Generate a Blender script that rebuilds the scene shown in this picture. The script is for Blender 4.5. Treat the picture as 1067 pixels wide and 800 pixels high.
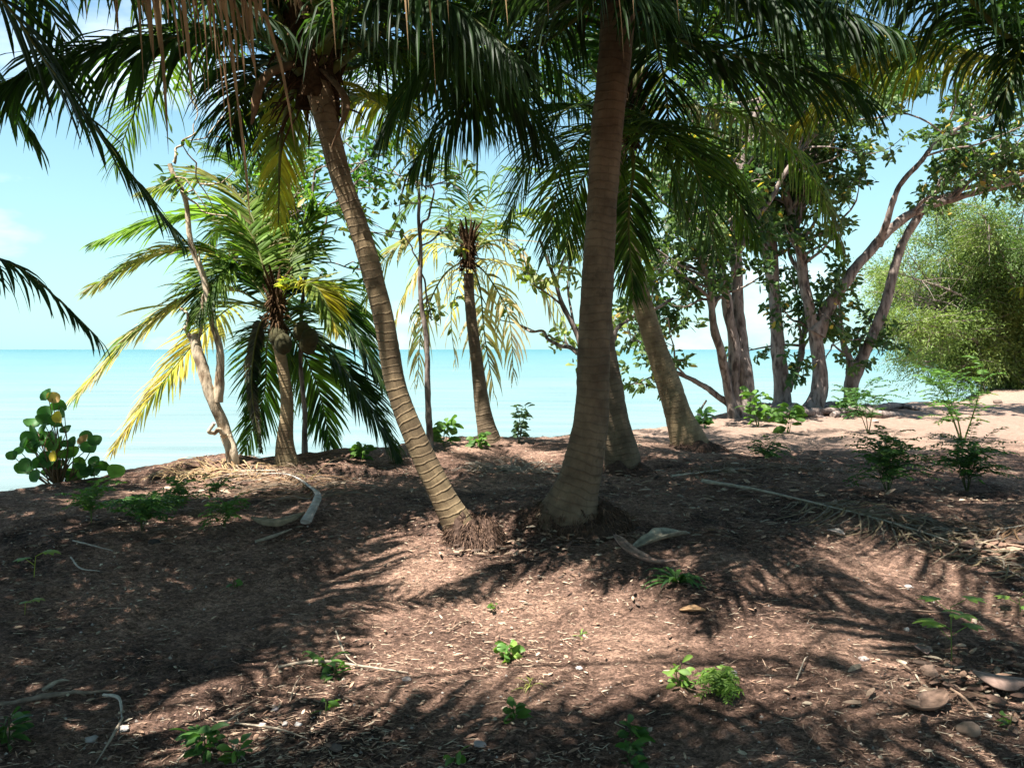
import bpy, math, random
import numpy as np
from mathutils import Vector

SC = bpy.context.scene
for _o in list(bpy.data.objects):
    bpy.data.objects.remove(_o)
COL = SC.collection
R = math.radians
rng = np.random.default_rng(7)
random.seed(7)

# ------------------------------------------------------------------ camera
F = 924.0                       # focal length in photo pixels (photo 1067 x 800)
EYE = np.array([0.0, 0.0, 1.6])
PITCH = math.atan(36.0 / F)
cam_d = bpy.data.cameras.new("camera")
cam = bpy.data.objects.new("camera", cam_d)
COL.objects.link(cam)
cam.location = EYE
cam.rotation_euler = (math.pi / 2 - PITCH, 0, 0)
cam_d.sensor_width = 36.0
cam_d.lens = 36.0 * F / 1067.0
cam_d.clip_start = 0.05
cam_d.clip_end = 20000
SC.camera = cam

# ------------------------------------------------------------------ light
SUN_AZ = np.array([-0.80, -0.60])           # horizontal direction towards the sun
SUN_EL = R(67)
sd = bpy.data.lights.new("sun", 'SUN')
sd.energy = 5.0
sd.angle = R(0.53)
sd.color = (1.0, 0.95, 0.87)
sun = bpy.data.objects.new("sun", sd)
COL.objects.link(sun)
to_sun = Vector((SUN_AZ[0] * math.cos(SUN_EL), SUN_AZ[1] * math.cos(SUN_EL), math.sin(SUN_EL))).normalized()
sun.rotation_euler = (-to_sun).to_track_quat('-Z', 'Y').to_euler()
sun.location = (-10, -8, 20)

W = bpy.data.worlds.new("World")
SC.world = W
W.use_nodes = True
nt = W.node_tree
bg = nt.nodes['Background']
sky = nt.nodes.new('ShaderNodeTexSky')
sky.sky_type = 'NISHITA'
sky.sun_disc = False
sky.sun_elevation = SUN_EL
sky.sun_rotation = math.atan2(SUN_AZ[0], SUN_AZ[1])
sky.air_density = 1.0
sky.dust_density = 0.4
sky.ozone_density = 1.3
tc = nt.nodes.new('ShaderNodeTexCoord')
mp = nt.nodes.new('ShaderNodeMapping')
mp.inputs['Scale'].default_value = (1.3, 1.3, 3.2)
mp.inputs['Location'].default_value = (0.4, 0.3, 0.1)
nz = nt.nodes.new('ShaderNodeTexNoise')
nz.inputs['Scale'].default_value = 1.7
nz.inputs['Detail'].default_value = 7
nz.inputs['Roughness'].default_value = 0.55
rp = nt.nodes.new('ShaderNodeValToRGB')
rp.color_ramp.elements[0].position = 0.53
rp.color_ramp.elements[1].position = 0.72
rp.color_ramp.elements[1].color = (0.75, 0.75, 0.75, 1)
mx = nt.nodes.new('ShaderNodeMixRGB')
mx.inputs['Color2'].default_value = (10.5, 11.0, 11.2, 1)
tint = nt.nodes.new('ShaderNodeMixRGB')
tint.blend_type = 'MULTIPLY'
tint.inputs['Fac'].default_value = 1.0
tint.inputs['Color2'].default_value = (0.98, 1.20, 1.12, 1)
L = nt.links.new
L(tc.outputs['Generated'], mp.inputs['Vector'])
L(mp.outputs['Vector'], nz.inputs['Vector'])
L(nz.outputs['Fac'], rp.inputs['Fac'])
L(sky.outputs['Color'], tint.inputs['Color1'])
sz = nt.nodes.new('ShaderNodeSeparateXYZ')
L(tc.outputs['Generated'], sz.inputs[0])
hz = nt.nodes.new('ShaderNodeMapRange')
hz.inputs['From Min'].default_value = 0.0
hz.inputs['From Max'].default_value = 0.30
hz.inputs['To Min'].default_value = 0.85
hz.inputs['To Max'].default_value = 0.0
L(sz.outputs['Z'], hz.inputs['Value'])
hm = nt.nodes.new('ShaderNodeMixRGB')
hm.inputs['Color2'].default_value = (3.1, 5.2, 5.5, 1)      # pale sea air near the horizon
L(hz.outputs['Result'], hm.inputs['Fac'])
L(tint.outputs['Color'], hm.inputs['Color1'])
L(hm.outputs['Color'], mx.inputs['Color1'])
L(rp.outputs['Color'], mx.inputs['Fac'])
L(mx.outputs['Color'], bg.inputs['Color'])
bg.inputs['Strength'].default_value = 0.05

SC.view_settings.view_transform = 'Standard'
SC.view_settings.look = 'None'
SC.view_settings.gamma = 1
SC.view_settings.use_curve_mapping = False
SC.view_settings.exposure = 1.92
SC.render.engine = 'CYCLES'
SC.cycles.max_bounces = 6
SC.cycles.transmission_bounces = 4
SC.cycles.use_denoising = True

# ------------------------------------------------------------------ noise, ground shape, picking
TAB = np.random.default_rng(3).random((256, 256))


def vn(x, y):
    xi = np.floor(x).astype(int); yi = np.floor(y).astype(int)
    fx = x - xi; fy = y - yi
    fx = fx * fx * (3 - 2 * fx); fy = fy * fy * (3 - 2 * fy)
    a = TAB[xi & 255, yi & 255]; b = TAB[(xi + 1) & 255, yi & 255]
    c = TAB[xi & 255, (yi + 1) & 255]; d = TAB[(xi + 1) & 255, (yi + 1) & 255]
    return (a * (1 - fx) + b * fx) * (1 - fy) + (c * (1 - fx) + d * fx) * fy - 0.5


def ss(a, b, x):
    t = np.clip((x - a) / (b - a), 0, 1)
    return t * t * (3 - 2 * t)


EX = [-60, -20, -8, -5.5, -4.15, -3.75, -3.07, -2.82, -1.4, -0.62, 0.32, 1.74, 3.2, 5.8, 11.5, 14, 18, 30, 90]
EY = [-60, -10, 2.2, 5.2, 7.2, 8.0, 8.5, 9.1, 9.8, 10.7, 11.0, 12.7, 14.3, 16.8, 20.5, 26, 32, 40, 60]


def hgt(x, y, fine=True):
    x = np.asarray(x, float); y = np.asarray(y, float)
    z = 0.44 * ss(2.6, 6.6, y) + 0.03 * ss(8, 16, y)
    e = np.interp(x, EX, EY) + 0.25 * vn(x * 1.1 + 9, y * 0 + 3)
    z = z + 0.13 * np.exp(-(((x + 2.85) / 0.75) ** 2 + ((y - 8.6) / 0.5) ** 2))
    z = z + 0.10 * np.exp(-(((x - 3.9) / 0.9) ** 2 + ((y - 14.6) / 0.7) ** 2))
    z = z + 0.07 * np.exp(-(((x - 0.35) / 0.55) ** 2 + ((y - 6.1) / 0.4) ** 2))
    z = z + 0.07 * vn(x * 0.8, y * 0.8) + 0.05 * vn(x * 2.1 + 7, y * 2.1)
    if fine:
        z = z + 0.028 * vn(x * 6, y * 6) + 0.016 * vn(x * 14 + 3, y * 14) + 0.016 * vn(x * 33, y * 33 + 5) + 0.008 * np.abs(vn(x * 19 + 4, y * 23))
    d = y - e - 0.35
    z = z + 0.12 * np.exp(-(((x + .3) / 2.2) ** 2 + ((y - 10.4) / 1.3) ** 2)) - 0.05 * ss(-0.5, 0.15, d) - 1.9 * ss(-0.05, 5.5, d) ** 0.8
    return z


def ray(px, py):
    a = (px - 533.5) / F; b = (400 - py) / F
    c, s = math.cos(PITCH), math.sin(PITCH)
    d = np.array([a, c + b * s, -s + b * c])
    return d / d[1]


def P(px, py, Y):
    """the point seen at photo pixel px, py that lies Y metres ahead"""
    return EYE + ray(px, py) * Y


def G(px, py, lift=0.0):
    """where the view through px, py meets the ground"""
    d = ray(px, py)
    Y = np.arange(2.0, 45, 0.02)
    z = EYE[2] + d[2] * Y
    h = hgt(d[0] * Y, Y, False)
    k = np.argmax(z < h) if (z < h).any() else int(np.argmin(z - h))
    yk = Y[k]
    lim = Y[np.argmax(Y > np.interp(d[0] * Y, EX, EY) + 0.25)]
    if yk > lim: yk = lim
    p = EYE + d * yk
    p[2] = float(hgt(p[0], p[1])) + lift
    return p


# ------------------------------------------------------------------ object helpers
def tagp(o, label=None, cat=None, group=None, kind=None):
    if label: o['label'] = label
    if cat: o['category'] = cat
    if group: o['group'] = group
    if kind: o['kind'] = kind
    return o


def empty(name, loc, label, cat, group=None):
    o = bpy.data.objects.new(name, None)
    COL.objects.link(o)
    o.location = tuple(float(v) for v in loc)
    o.empty_display_size = 0.1
    return tagp(o, label, cat, group)


class Geo:
    """vertices, faces, colours and uv gathered for one mesh"""
    def __init__(s):
        s.v = []; s.f = []; s.c = []; s.uv = []; s.n = 0; s.m = []

    def add(s, v, f, c=(1, 1, 1), uv=None, mat=0):
        v = np.asarray(v, float).reshape(-1, 3)
        f = np.asarray(f, int)
        c = np.asarray(c, float)
        if c.ndim == 1: c = np.tile(c, (len(v), 1))
        if uv is None: uv = np.zeros((len(v), 2))
        s.v.append(v); s.f.append((f + s.n)); s.c.append(c); s.uv.append(np.asarray(uv, float))
        s.m.append(np.full(len(f), mat)); s.n += len(v)
        return s

    def build(s, name, mats, parent=None, smooth=True, origin=None):
        V = np.concatenate(s.v); C = np.concatenate(s.c); U = np.concatenate(s.uv)
        if parent is not None:
            off = np.array(parent.location) if parent.parent is None else np.array(parent.location) + np.array(parent.parent.location)
            V = V - off
        loc = np.zeros(3)
        if origin is not None:
            loc = np.asarray(origin, float); V = V - loc
        me = bpy.data.meshes.new(name)
        quads = [a for a in s.f if a.shape[1] == 4]; tris = [a for a in s.f if a.shape[1] == 3]
        mq = [m for a, m in zip(s.f, s.m) if a.shape[1] == 4]; mt_ = [m for a, m in zip(s.f, s.m) if a.shape[1] == 3]
        q = np.concatenate(quads) if quads else np.zeros((0, 4), int)
        t = np.concatenate(tris) if tris else np.zeros((0, 3), int)
        mi = np.concatenate(mq + mt_) if (mq or mt_) else np.zeros(0)
        loops = np.concatenate([q.ravel(), t.ravel()])
        me.vertices.add(len(V)); me.vertices.foreach_set('co', V.ravel())
        me.loops.add(len(loops)); me.loops.foreach_set('vertex_index', loops)
        tot = np.concatenate([np.full(len(q), 4), np.full(len(t), 3)])
        st = np.concatenate([[0], np.cumsum(tot)[:-1]]) if len(tot) else np.zeros(0)
        me.polygons.add(len(tot)); me.polygons.foreach_set('loop_start', st.astype(int))
        me.polygons.foreach_set('loop_total', tot.astype(int))
        me.polygons.foreach_set('material_index', mi.astype(int))
        me.polygons.foreach_set('use_smooth', np.full(len(tot), smooth))
        me.update(calc_edges=True)
        ca = me.color_attributes.new('Col', 'FLOAT_COLOR', 'POINT')
        ca.data.foreach_set('color', np.concatenate([C, np.ones((len(C), 1))], 1).ravel())
        uvl = me.uv_layers.new(name='UV')
        uvl.data.foreach_set('uv', U[loops].ravel())
        if not isinstance(mats, (list, tuple)): mats = [mats]
        for m in mats: me.materials.append(m)
        me.validate()
        o = bpy.data.objects.new(name, me)
        COL.objects.link(o)
        o.location = tuple(loc)
        if parent is not None: o.parent = parent
        return o


def norm(a):
    return a / np.maximum(np.linalg.norm(a, axis=-1, keepdims=True), 1e-9)


def smooth_path(pts, n):
    """Catmull-Rom through the points, n samples by length"""
    p = np.asarray(pts, float)
    if len(p) == 2:
        t = np.linspace(0, 1, n)[:, None]
        return p[0] * (1 - t) + p[1] * t
    q = np.vstack([2 * p[0] - p[1], p, 2 * p[-1] - p[-2]])
    out = []
    for i in range(1, len(q) - 2):
        t = np.linspace(0, 1, 24, endpoint=False)[:, None]
        a, b, c, d = q[i - 1], q[i], q[i + 1], q[i + 2]
        out.append(0.5 * ((2 * b) + (c - a) * t + (2 * a - 5 * b + 4 * c - d) * t ** 2 + (3 * b - a - 3 * c + d) * t ** 3))
    out = np.vstack(out + [p[-1:]])
    s = np.concatenate([[0], np.cumsum(np.linalg.norm(np.diff(out, axis=0), axis=1))])
    u = np.linspace(0, s[-1], n)
    return np.stack([np.interp(u, s, out[:, k]) for k in range(out.shape[1])], 1)


def frames(path, ref=(0, 0, 1)):
    T = norm(np.gradient(path, axis=0))
    ref = np.asarray(ref, float)
    S = np.cross(T, ref)
    bad = np.linalg.norm(S, axis=1) < 0.25
    if bad.any():
        S = np.cross(T, np.array([0.3, -1.0, 0.15]))
    S = norm(S)
    U = np.cross(S, T)
    return T, S, U


def tube(geo, path, rad, seg=8, col=(1, 1, 1), flat=1.0, lump=0.0, mat=0, cap=True, seed=0, ref=(0, 0, 1)):
    path = np.asarray(path, float); n = len(path)
    rad = np.asarray(rad, float) * np.ones(n)
    T, S, U = frames(path, ref)
    a = np.linspace(0, 2 * math.pi, seg, endpoint=False)
    ca, sa = np.cos(a), np.sin(a)
    rr = rad[:, None] * np.ones(seg)
    if lump:
        s = np.concatenate([[0], np.cumsum(np.linalg.norm(np.diff(path, axis=0), axis=1))])
        rr = rr * (1 + lump * 2 * vn(np.tile(ca * 1.3 + 5 + seed * 3.1, (n, 1)), (s / np.maximum(rad, .004) * 0.35)[:, None] + sa * 1.3)
                   + lump * 1.2 * vn(np.tile(ca * 3 + 50 + seed, (n, 1)), (s / np.maximum(rad, .004) * 1.1)[:, None] + sa * 3))
    V = path[:, None, :] + S[:, None, :] * (rr * ca)[..., None] + U[:, None, :] * (rr * sa * flat)[..., None]
    s = np.concatenate([[0], np.cumsum(np.linalg.norm(np.diff(path, axis=0), axis=1))])
    uv = np.stack([np.tile(np.minimum(a, 2 * math.pi - a) / math.pi, (n, 1)), np.tile(s[:, None], (1, seg))], -1).reshape(-1, 2)
    i = np.arange(n - 1)[:, None] * seg; j = np.arange(seg)[None, :]; j2 = (j + 1) % seg
    f = np.stack([i + j, i + j2, i + seg + j2, i + seg + j], -1).reshape(-1, 4)
    col = np.asarray(col, float)
    if col.ndim == 2: col = np.repeat(col, seg, 0)
    geo.add(V.reshape(-1, 3), f, col, uv, mat)
    if cap:
        for k, base in ((0, 0), (n - 1, (n - 1) * seg)):
            c = path[k][None]
            ring = V[k]
            vv = np.vstack([ring, c])
            if k == 0: ff = [[(q + 1) % seg, q, seg] for q in range(seg)]
            else: ff = [[q, (q + 1) % seg, seg] for q in range(seg)]
            cc = col if col.ndim == 1 else col[0 if k == 0 else -1]
            geo.add(vv, ff, cc, np.tile([[0.5, s[k]]], (seg + 1, 1)), mat)


def blades(geo, base, d0, side, length, width, col, hang, S=6, prof=None, twist=None, fold=0.22, curl=0.0, mat=0, powr=1.4):
    """many narrow folded leaves at once; all arrays have N rows"""
    base = np.asarray(base, float); N = len(base)
    length = np.ones(N) * length; width = np.ones(N) * width; hang = np.ones(N) * hang
    s = np.linspace(0, 1, S)
    if prof is None: prof = np.interp(s, [0, .15, .5, .8, 1], [.45, 1, .95, .6, .04])
    pos = np.zeros((N, S, 3)); dirs = np.zeros((N, S, 3))
    d = norm(np.asarray(d0, float))
    down = np.array([0, 0, -1.0])
    p = base.copy()
    cv = norm(np.asarray(side, float))
    for k in range(S):
        h = (hang * (0.15 + 1.35 * s[k] ** powr))[:, None]
        dk = norm(d * (1 - np.clip(h, 0, .95) * .75) + down * h + cv * (np.ones(N) * curl * s[k])[:, None])
        dirs[:, k] = dk
        if k: p = p + (dirs[:, k - 1] + dk) * .5 * (length / (S - 1))[:, None]
        pos[:, k] = p
    Wv = norm(cv[:, None] - dirs * (cv[:, None] * dirs).sum(-1, keepdims=True))
    Nn = np.cross(dirs, Wv)
    if twist is not None:
        tw = (np.asarray(twist)[:, None] * (0.3 + s[None] * 1.0))[..., None]
        Wv, Nn = Wv * np.cos(tw) + Nn * np.sin(tw), Nn * np.cos(tw) - Wv * np.sin(tw)
    w = (width[:, None] * prof[None] * .5)[..., None]
    V = np.stack([pos - Wv * w, pos + Nn * w * fold * 2, pos + Wv * w], 2)      # N,S,3,3
    i = (np.arange(N) * S * 3)[:, None, None] + (np.arange(S - 1) * 3)[None, :, None] + np.arange(2)[None, None]
    f = np.stack([i, i + 1, i + 4, i + 3], -1).reshape(-1, 4)
    col = np.asarray(col, float)
    if col.ndim == 1: col = np.tile(col, (N, 1))
    if col.ndim == 2: col = np.repeat(col[:, None], S, 1)
    c = np.repeat(col[:, :, None], 3, 2).reshape(-1, 3)
    geo.add(V.reshape(-1, 3), f, c, None, mat)


# ------------------------------------------------------------------ materials
def newmat(name):
    m = bpy.data.materials.new(name); m.use_nodes = True
    n = m.node_tree.nodes; b = n['Principled BSDF']
    return m, n, m.node_tree.links.new, b


def leafmat(name, trans=0.4, rough=0.45, spec=0.35, tcol=(1.5, 1.7, 0.6)):
    m, n, l, b = newmat(name)
    at = n.new('ShaderNodeAttribute'); at.attribute_name = 'Col'
    tcn = n.new('ShaderNodeTexCoord')
    nz = n.new('ShaderNodeTexNoise'); nz.inputs['Scale'].default_value = 9; nz.inputs['Detail'].default_value = 4
    l(tcn.outputs['Object'], nz.inputs['Vector'])
    mr = n.new('ShaderNodeMapRange'); mr.inputs['From Min'].default_value = .3; mr.inputs['From Max'].default_value = .7
    mr.inputs['To Min'].default_value = .7; mr.inputs['To Max'].default_value = 1.3
    l(nz.outputs['Fac'], mr.inputs['Value'])
    mu = n.new('ShaderNodeVectorMath'); mu.operation = 'SCALE'
    l(at.outputs['Color'], mu.inputs[0]); l(mr.outputs['Result'], mu.inputs['Scale'])
    l(mu.outputs['Vector'], b.inputs['Base Color'])
    b.inputs['Roughness'].default_value = rough
    b.inputs['Specular IOR Level'].default_value = spec
    tr = n.new('ShaderNodeBsdfTranslucent')
    mt = n.new('ShaderNodeVectorMath'); mt.operation = 'MULTIPLY'; mt.inputs[1].default_value = tcol
    l(mu.outputs['Vector'], mt.inputs[0]); l(mt.outputs['Vector'], tr.inputs['Color'])
    mi = n.new('ShaderNodeMixShader'); mi.inputs['Fac'].default_value = trans
    l(b.outputs['BSDF'], mi.inputs[1]); l(tr.outputs['BSDF'], mi.inputs[2])
    l(mi.outputs['Shader'], n['Material Output'].inputs['Surface'])
    return m


def colmat(name, rough=0.85, bump=0.3, scale=30, spec=0.2, vary=.35):
    m, n, l, b = newmat(name)
    at = n.new('ShaderNodeAttribute'); at.attribute_name = 'Col'
    tcn = n.new('ShaderNodeTexCoord')
    nz = n.new('ShaderNodeTexNoise'); nz.inputs['Scale'].default_value = scale; nz.inputs['Detail'].default_value = 6
    l(tcn.outputs['Object'], nz.inputs['Vector'])
    mr = n.new('ShaderNodeMapRange'); mr.inputs['From Min'].default_value = .3; mr.inputs['From Max'].default_value = .7
    mr.inputs['To Min'].default_value = 1 - vary; mr.inputs['To Max'].default_value = 1 + vary
    l(nz.outputs['Fac'], mr.inputs['Value'])
    mu = n.new('ShaderNodeVectorMath'); mu.operation = 'SCALE'
    l(at.outputs['Color'], mu.inputs[0]); l(mr.outputs['Result'], mu.inputs['Scale'])
    l(mu.outputs['Vector'], b.inputs['Base Color'])
    b.inputs['Roughness'].default_value = rough
    b.inputs['Specular IOR Level'].default_value = spec
    bp = n.new('ShaderNodeBump'); bp.inputs['Strength'].default_value = bump; bp.inputs['Distance'].default_value = .02
    l(nz.outputs['Fac'], bp.inputs['Height']); l(bp.outputs['Normal'], b.inputs['Normal'])
    return m


def palmbark(name, c1, c2, c3):
    """ringed palm bark; rings follow the trunk by its UV (v = metres along it)"""
    m, n, l, b = newmat(name)
    uv = n.new('ShaderNodeUVMap'); uv.uv_map = 'UV'
    tcn = n.new('ShaderNodeTexCoord')
    nz = n.new('ShaderNodeTexNoise'); nz.inputs['Scale'].default_value = 3.2; nz.inputs['Detail'].default_value = 6
    l(tcn.outputs['Object'], nz.inputs['Vector'])
    sx = n.new('ShaderNodeSeparateXYZ'); l(uv.outputs['UV'], sx.inputs[0])
    ad = n.new('ShaderNodeMath'); ad.operation = 'MULTIPLY_ADD'; ad.inputs[1].default_value = 0.13
    l(nz.outputs['Fac'], ad.inputs[0]); l(sx.outputs['Y'], ad.inputs[2])
    mu = n.new('ShaderNodeMath'); mu.operation = 'MULTIPLY'; mu.inputs[1].default_value = 1 / 0.055
    l(ad.outputs[0], mu.inputs[0])
    fr = n.new('ShaderNodeMath'); fr.operation = 'FRACT'; l(mu.outputs[0], fr.inputs[0])
    rr = n.new('ShaderNodeValToRGB')
    e = rr.color_ramp.elements
    e[0].position = 0; e[0].color = (0, 0, 0, 1)
    e[1].position = .14; e[1].color = (1, 1, 1, 1)
    e2 = rr.color_ramp.elements.new(.85); e2.color = (.85, .85, .85, 1)
    e3 = rr.color_ramp.elements.new(1); e3.color = (.15, .15, .15, 1)
    l(fr.outputs[0], rr.inputs['Fac'])
    n2 = n.new('ShaderNodeTexNoise'); n2.inputs['Scale'].default_value = 4.5; n2.inputs['Detail'].default_value = 8; n2.inputs['Roughness'].default_value = .65
    l(tcn.outputs['Object'], n2.inputs['Vector'])
    cr = n.new('ShaderNodeValToRGB')
    cr.color_ramp.elements[0].position = .36; cr.color_ramp.elements[0].color = (*c1, 1)
    cr.color_ramp.elements[1].position = .64; cr.color_ramp.elements[1].color = (*c2, 1)
    l(n2.outputs['Fac'], cr.inputs['Fac'])
    # vertical fissures
    n3 = n.new('ShaderNodeTexNoise'); n3.inputs['Scale'].default_value = 1; n3.inputs['Detail'].default_value = 4
    mp = n.new('ShaderNodeMapping'); mp.inputs['Scale'].default_value = (30, 3, 1)
    l(uv.outputs['UV'], mp.inputs['Vector']); l(mp.outputs['Vector'], n3.inputs['Vector'])
    mf = n.new('ShaderNodeMapRange'); mf.inputs['From Min'].default_value = .35; mf.inputs['From Max'].default_value = .5
    mf.inputs['To Min'].default_value = .72
    l(n3.outputs['Fac'], mf.inputs['Value'])
    mm = n.new('ShaderNodeMath'); mm.operation = 'MULTIPLY'
    l(rr.outputs['Color'], mm.inputs[0]); l(mf.outputs['Result'], mm.inputs[1])
    mc = n.new('ShaderNodeMixRGB'); mc.inputs['Color1'].default_value = (*c3, 1)
    li = n.new('ShaderNodeTexNoise'); li.inputs['Scale'].default_value = 2.1; li.inputs['Detail'].default_value = 9; li.inputs['Roughness'].default_value = .75
    l(tcn.outputs['Object'], li.inputs['Vector'])
    lr = n.new('ShaderNodeMapRange'); lr.inputs['From Min'].default_value = .54; lr.inputs['From Max'].default_value = .6; lr.inputs['To Max'].default_value = .55
    l(li.outputs['Fac'], lr.inputs['Value'])
    lm = n.new('ShaderNodeMixRGB'); lm.inputs['Color2'].default_value = (c3[0] * 1.3, c3[1] * 1.4, c3[2] * 1.3, 1)
    l(lr.outputs['Result'], lm.inputs['Fac']); l(cr.outputs['Color'], lm.inputs['Color1'])
    mk = n.new('ShaderNodeMapRange'); mk.inputs['To Min'].default_value = .68
    l(mm.outputs[0], mk.inputs['Value'])
    l(mk.outputs['Result'], mc.inputs['Fac']); l(lm.outputs['Color'], mc.inputs['Color2'])
    l(mc.outputs['Color'], b.inputs['Base Color'])
    b.inputs['Roughness'].default_value = .88; b.inputs['Specular IOR Level'].default_value = .15
    sm = n.new('ShaderNodeMath'); sm.operation = 'ADD'
    l(mm.outputs[0], sm.inputs[0]); l(n2.outputs['Fac'], sm.inputs[1])
    bp = n.new('ShaderNodeBump'); bp.inputs['Strength'].default_value = .45; bp.inputs['Distance'].default_value = .012
    l(sm.outputs[0], bp.inputs['Height']); l(bp.outputs['Normal'], b.inputs['Normal'])
    return m


def treebark(name, c1, c2, c3):
    m, n, l, b = newmat(name)
    tcn = n.new('ShaderNodeTexCoord')
    mp = n.new('ShaderNodeMapping'); mp.inputs['Scale'].default_value = (1, 1, .35)
    l(tcn.outputs['Object'], mp.inputs['Vector'])
    n1 = n.new('ShaderNodeTexNoise'); n1.inputs['Scale'].default_value = 5; n1.inputs['Detail'].default_value = 8; n1.inputs['Roughness'].default_value = .7
    n2 = n.new('ShaderNodeTexNoise'); n2.inputs['Scale'].default_value = 16; n2.inputs['Detail'].default_value = 6
    l(mp.outputs['Vector'], n1.inputs['Vector']); l(mp.outputs['Vector'], n2.inputs['Vector'])
    cr = n.new('ShaderNodeValToRGB')
    cr.color_ramp.elements[0].position = .35; cr.color_ramp.elements[0].color = (*c1, 1)
    cr.color_ramp.elements[1].position = .62; cr.color_ramp.elements[1].color = (*c2, 1)
    l(n1.outputs['Fac'], cr.inputs['Fac'])
    mr = n.new('ShaderNodeMapRange'); mr.inputs['From Min'].default_value = .35; mr.inputs['From Max'].default_value = .52
    l(n2.outputs['Fac'], mr.inputs['Value'])
    mc = n.new('ShaderNodeMixRGB'); mc.inputs['Color1'].default_value = (*c3, 1)
    l(mr.outputs['Result'], mc.inputs['Fac']); l(cr.outputs['Color'], mc.inputs['Color2'])
    l(mc.outputs['Color'], b.inputs['Base Color'])
    b.inputs['Roughness'].default_value = .9; b.inputs['Specular IOR Level'].default_value = .15
    bp = n.new('ShaderNodeBump'); bp.inputs['Strength'].default_value = .8; bp.inputs['Distance'].default_value = .03
    l(n2.outputs['Fac'], bp.inputs['Height']); l(bp.outputs['Normal'], b.inputs['Normal'])
    return m


M = dict(
    leaf=leafmat('palm_leaf', .42, .5, .2, (1.9, 2.1, .7)),
    dry=leafmat('dry_leaf', .25, .75, .12, (1.3, 1.1, .8)),
    broad=leafmat('broad_leaf', .35, .5, .25),
    litter=colmat('litter', .9, .2, 40),
    wood=colmat('dead_wood', .85, .5, 25),
    stone=colmat('stone', .9, .6, 18, vary=.25),
    fibre=colmat('root_fibre', .95, .9, 45, .05),
    bark_a=palmbark('palm_bark_brown', (.10, .072, .048), (.21, .155, .10), (.04, .03, .022)),
    bark_e=palmbark('palm_bark_dark_tan', (.12, .085, .052), (.29, .21, .12), (.05, .036, .025)),
    bark_b=palmbark('palm_bark_tan', (.15, .105, .065), (.33, .245, .14), (.09, .065, .04)),
    bark_c=treebark('tree_bark_grey', (.13, .10, .085), (.30, .245, .215), (.07, .052, .045)),
    bark_d=treebark('tree_bark_pale', (.36, .27, .18), (.56, .46, .34), (.16, .11, .07)),
)


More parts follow.
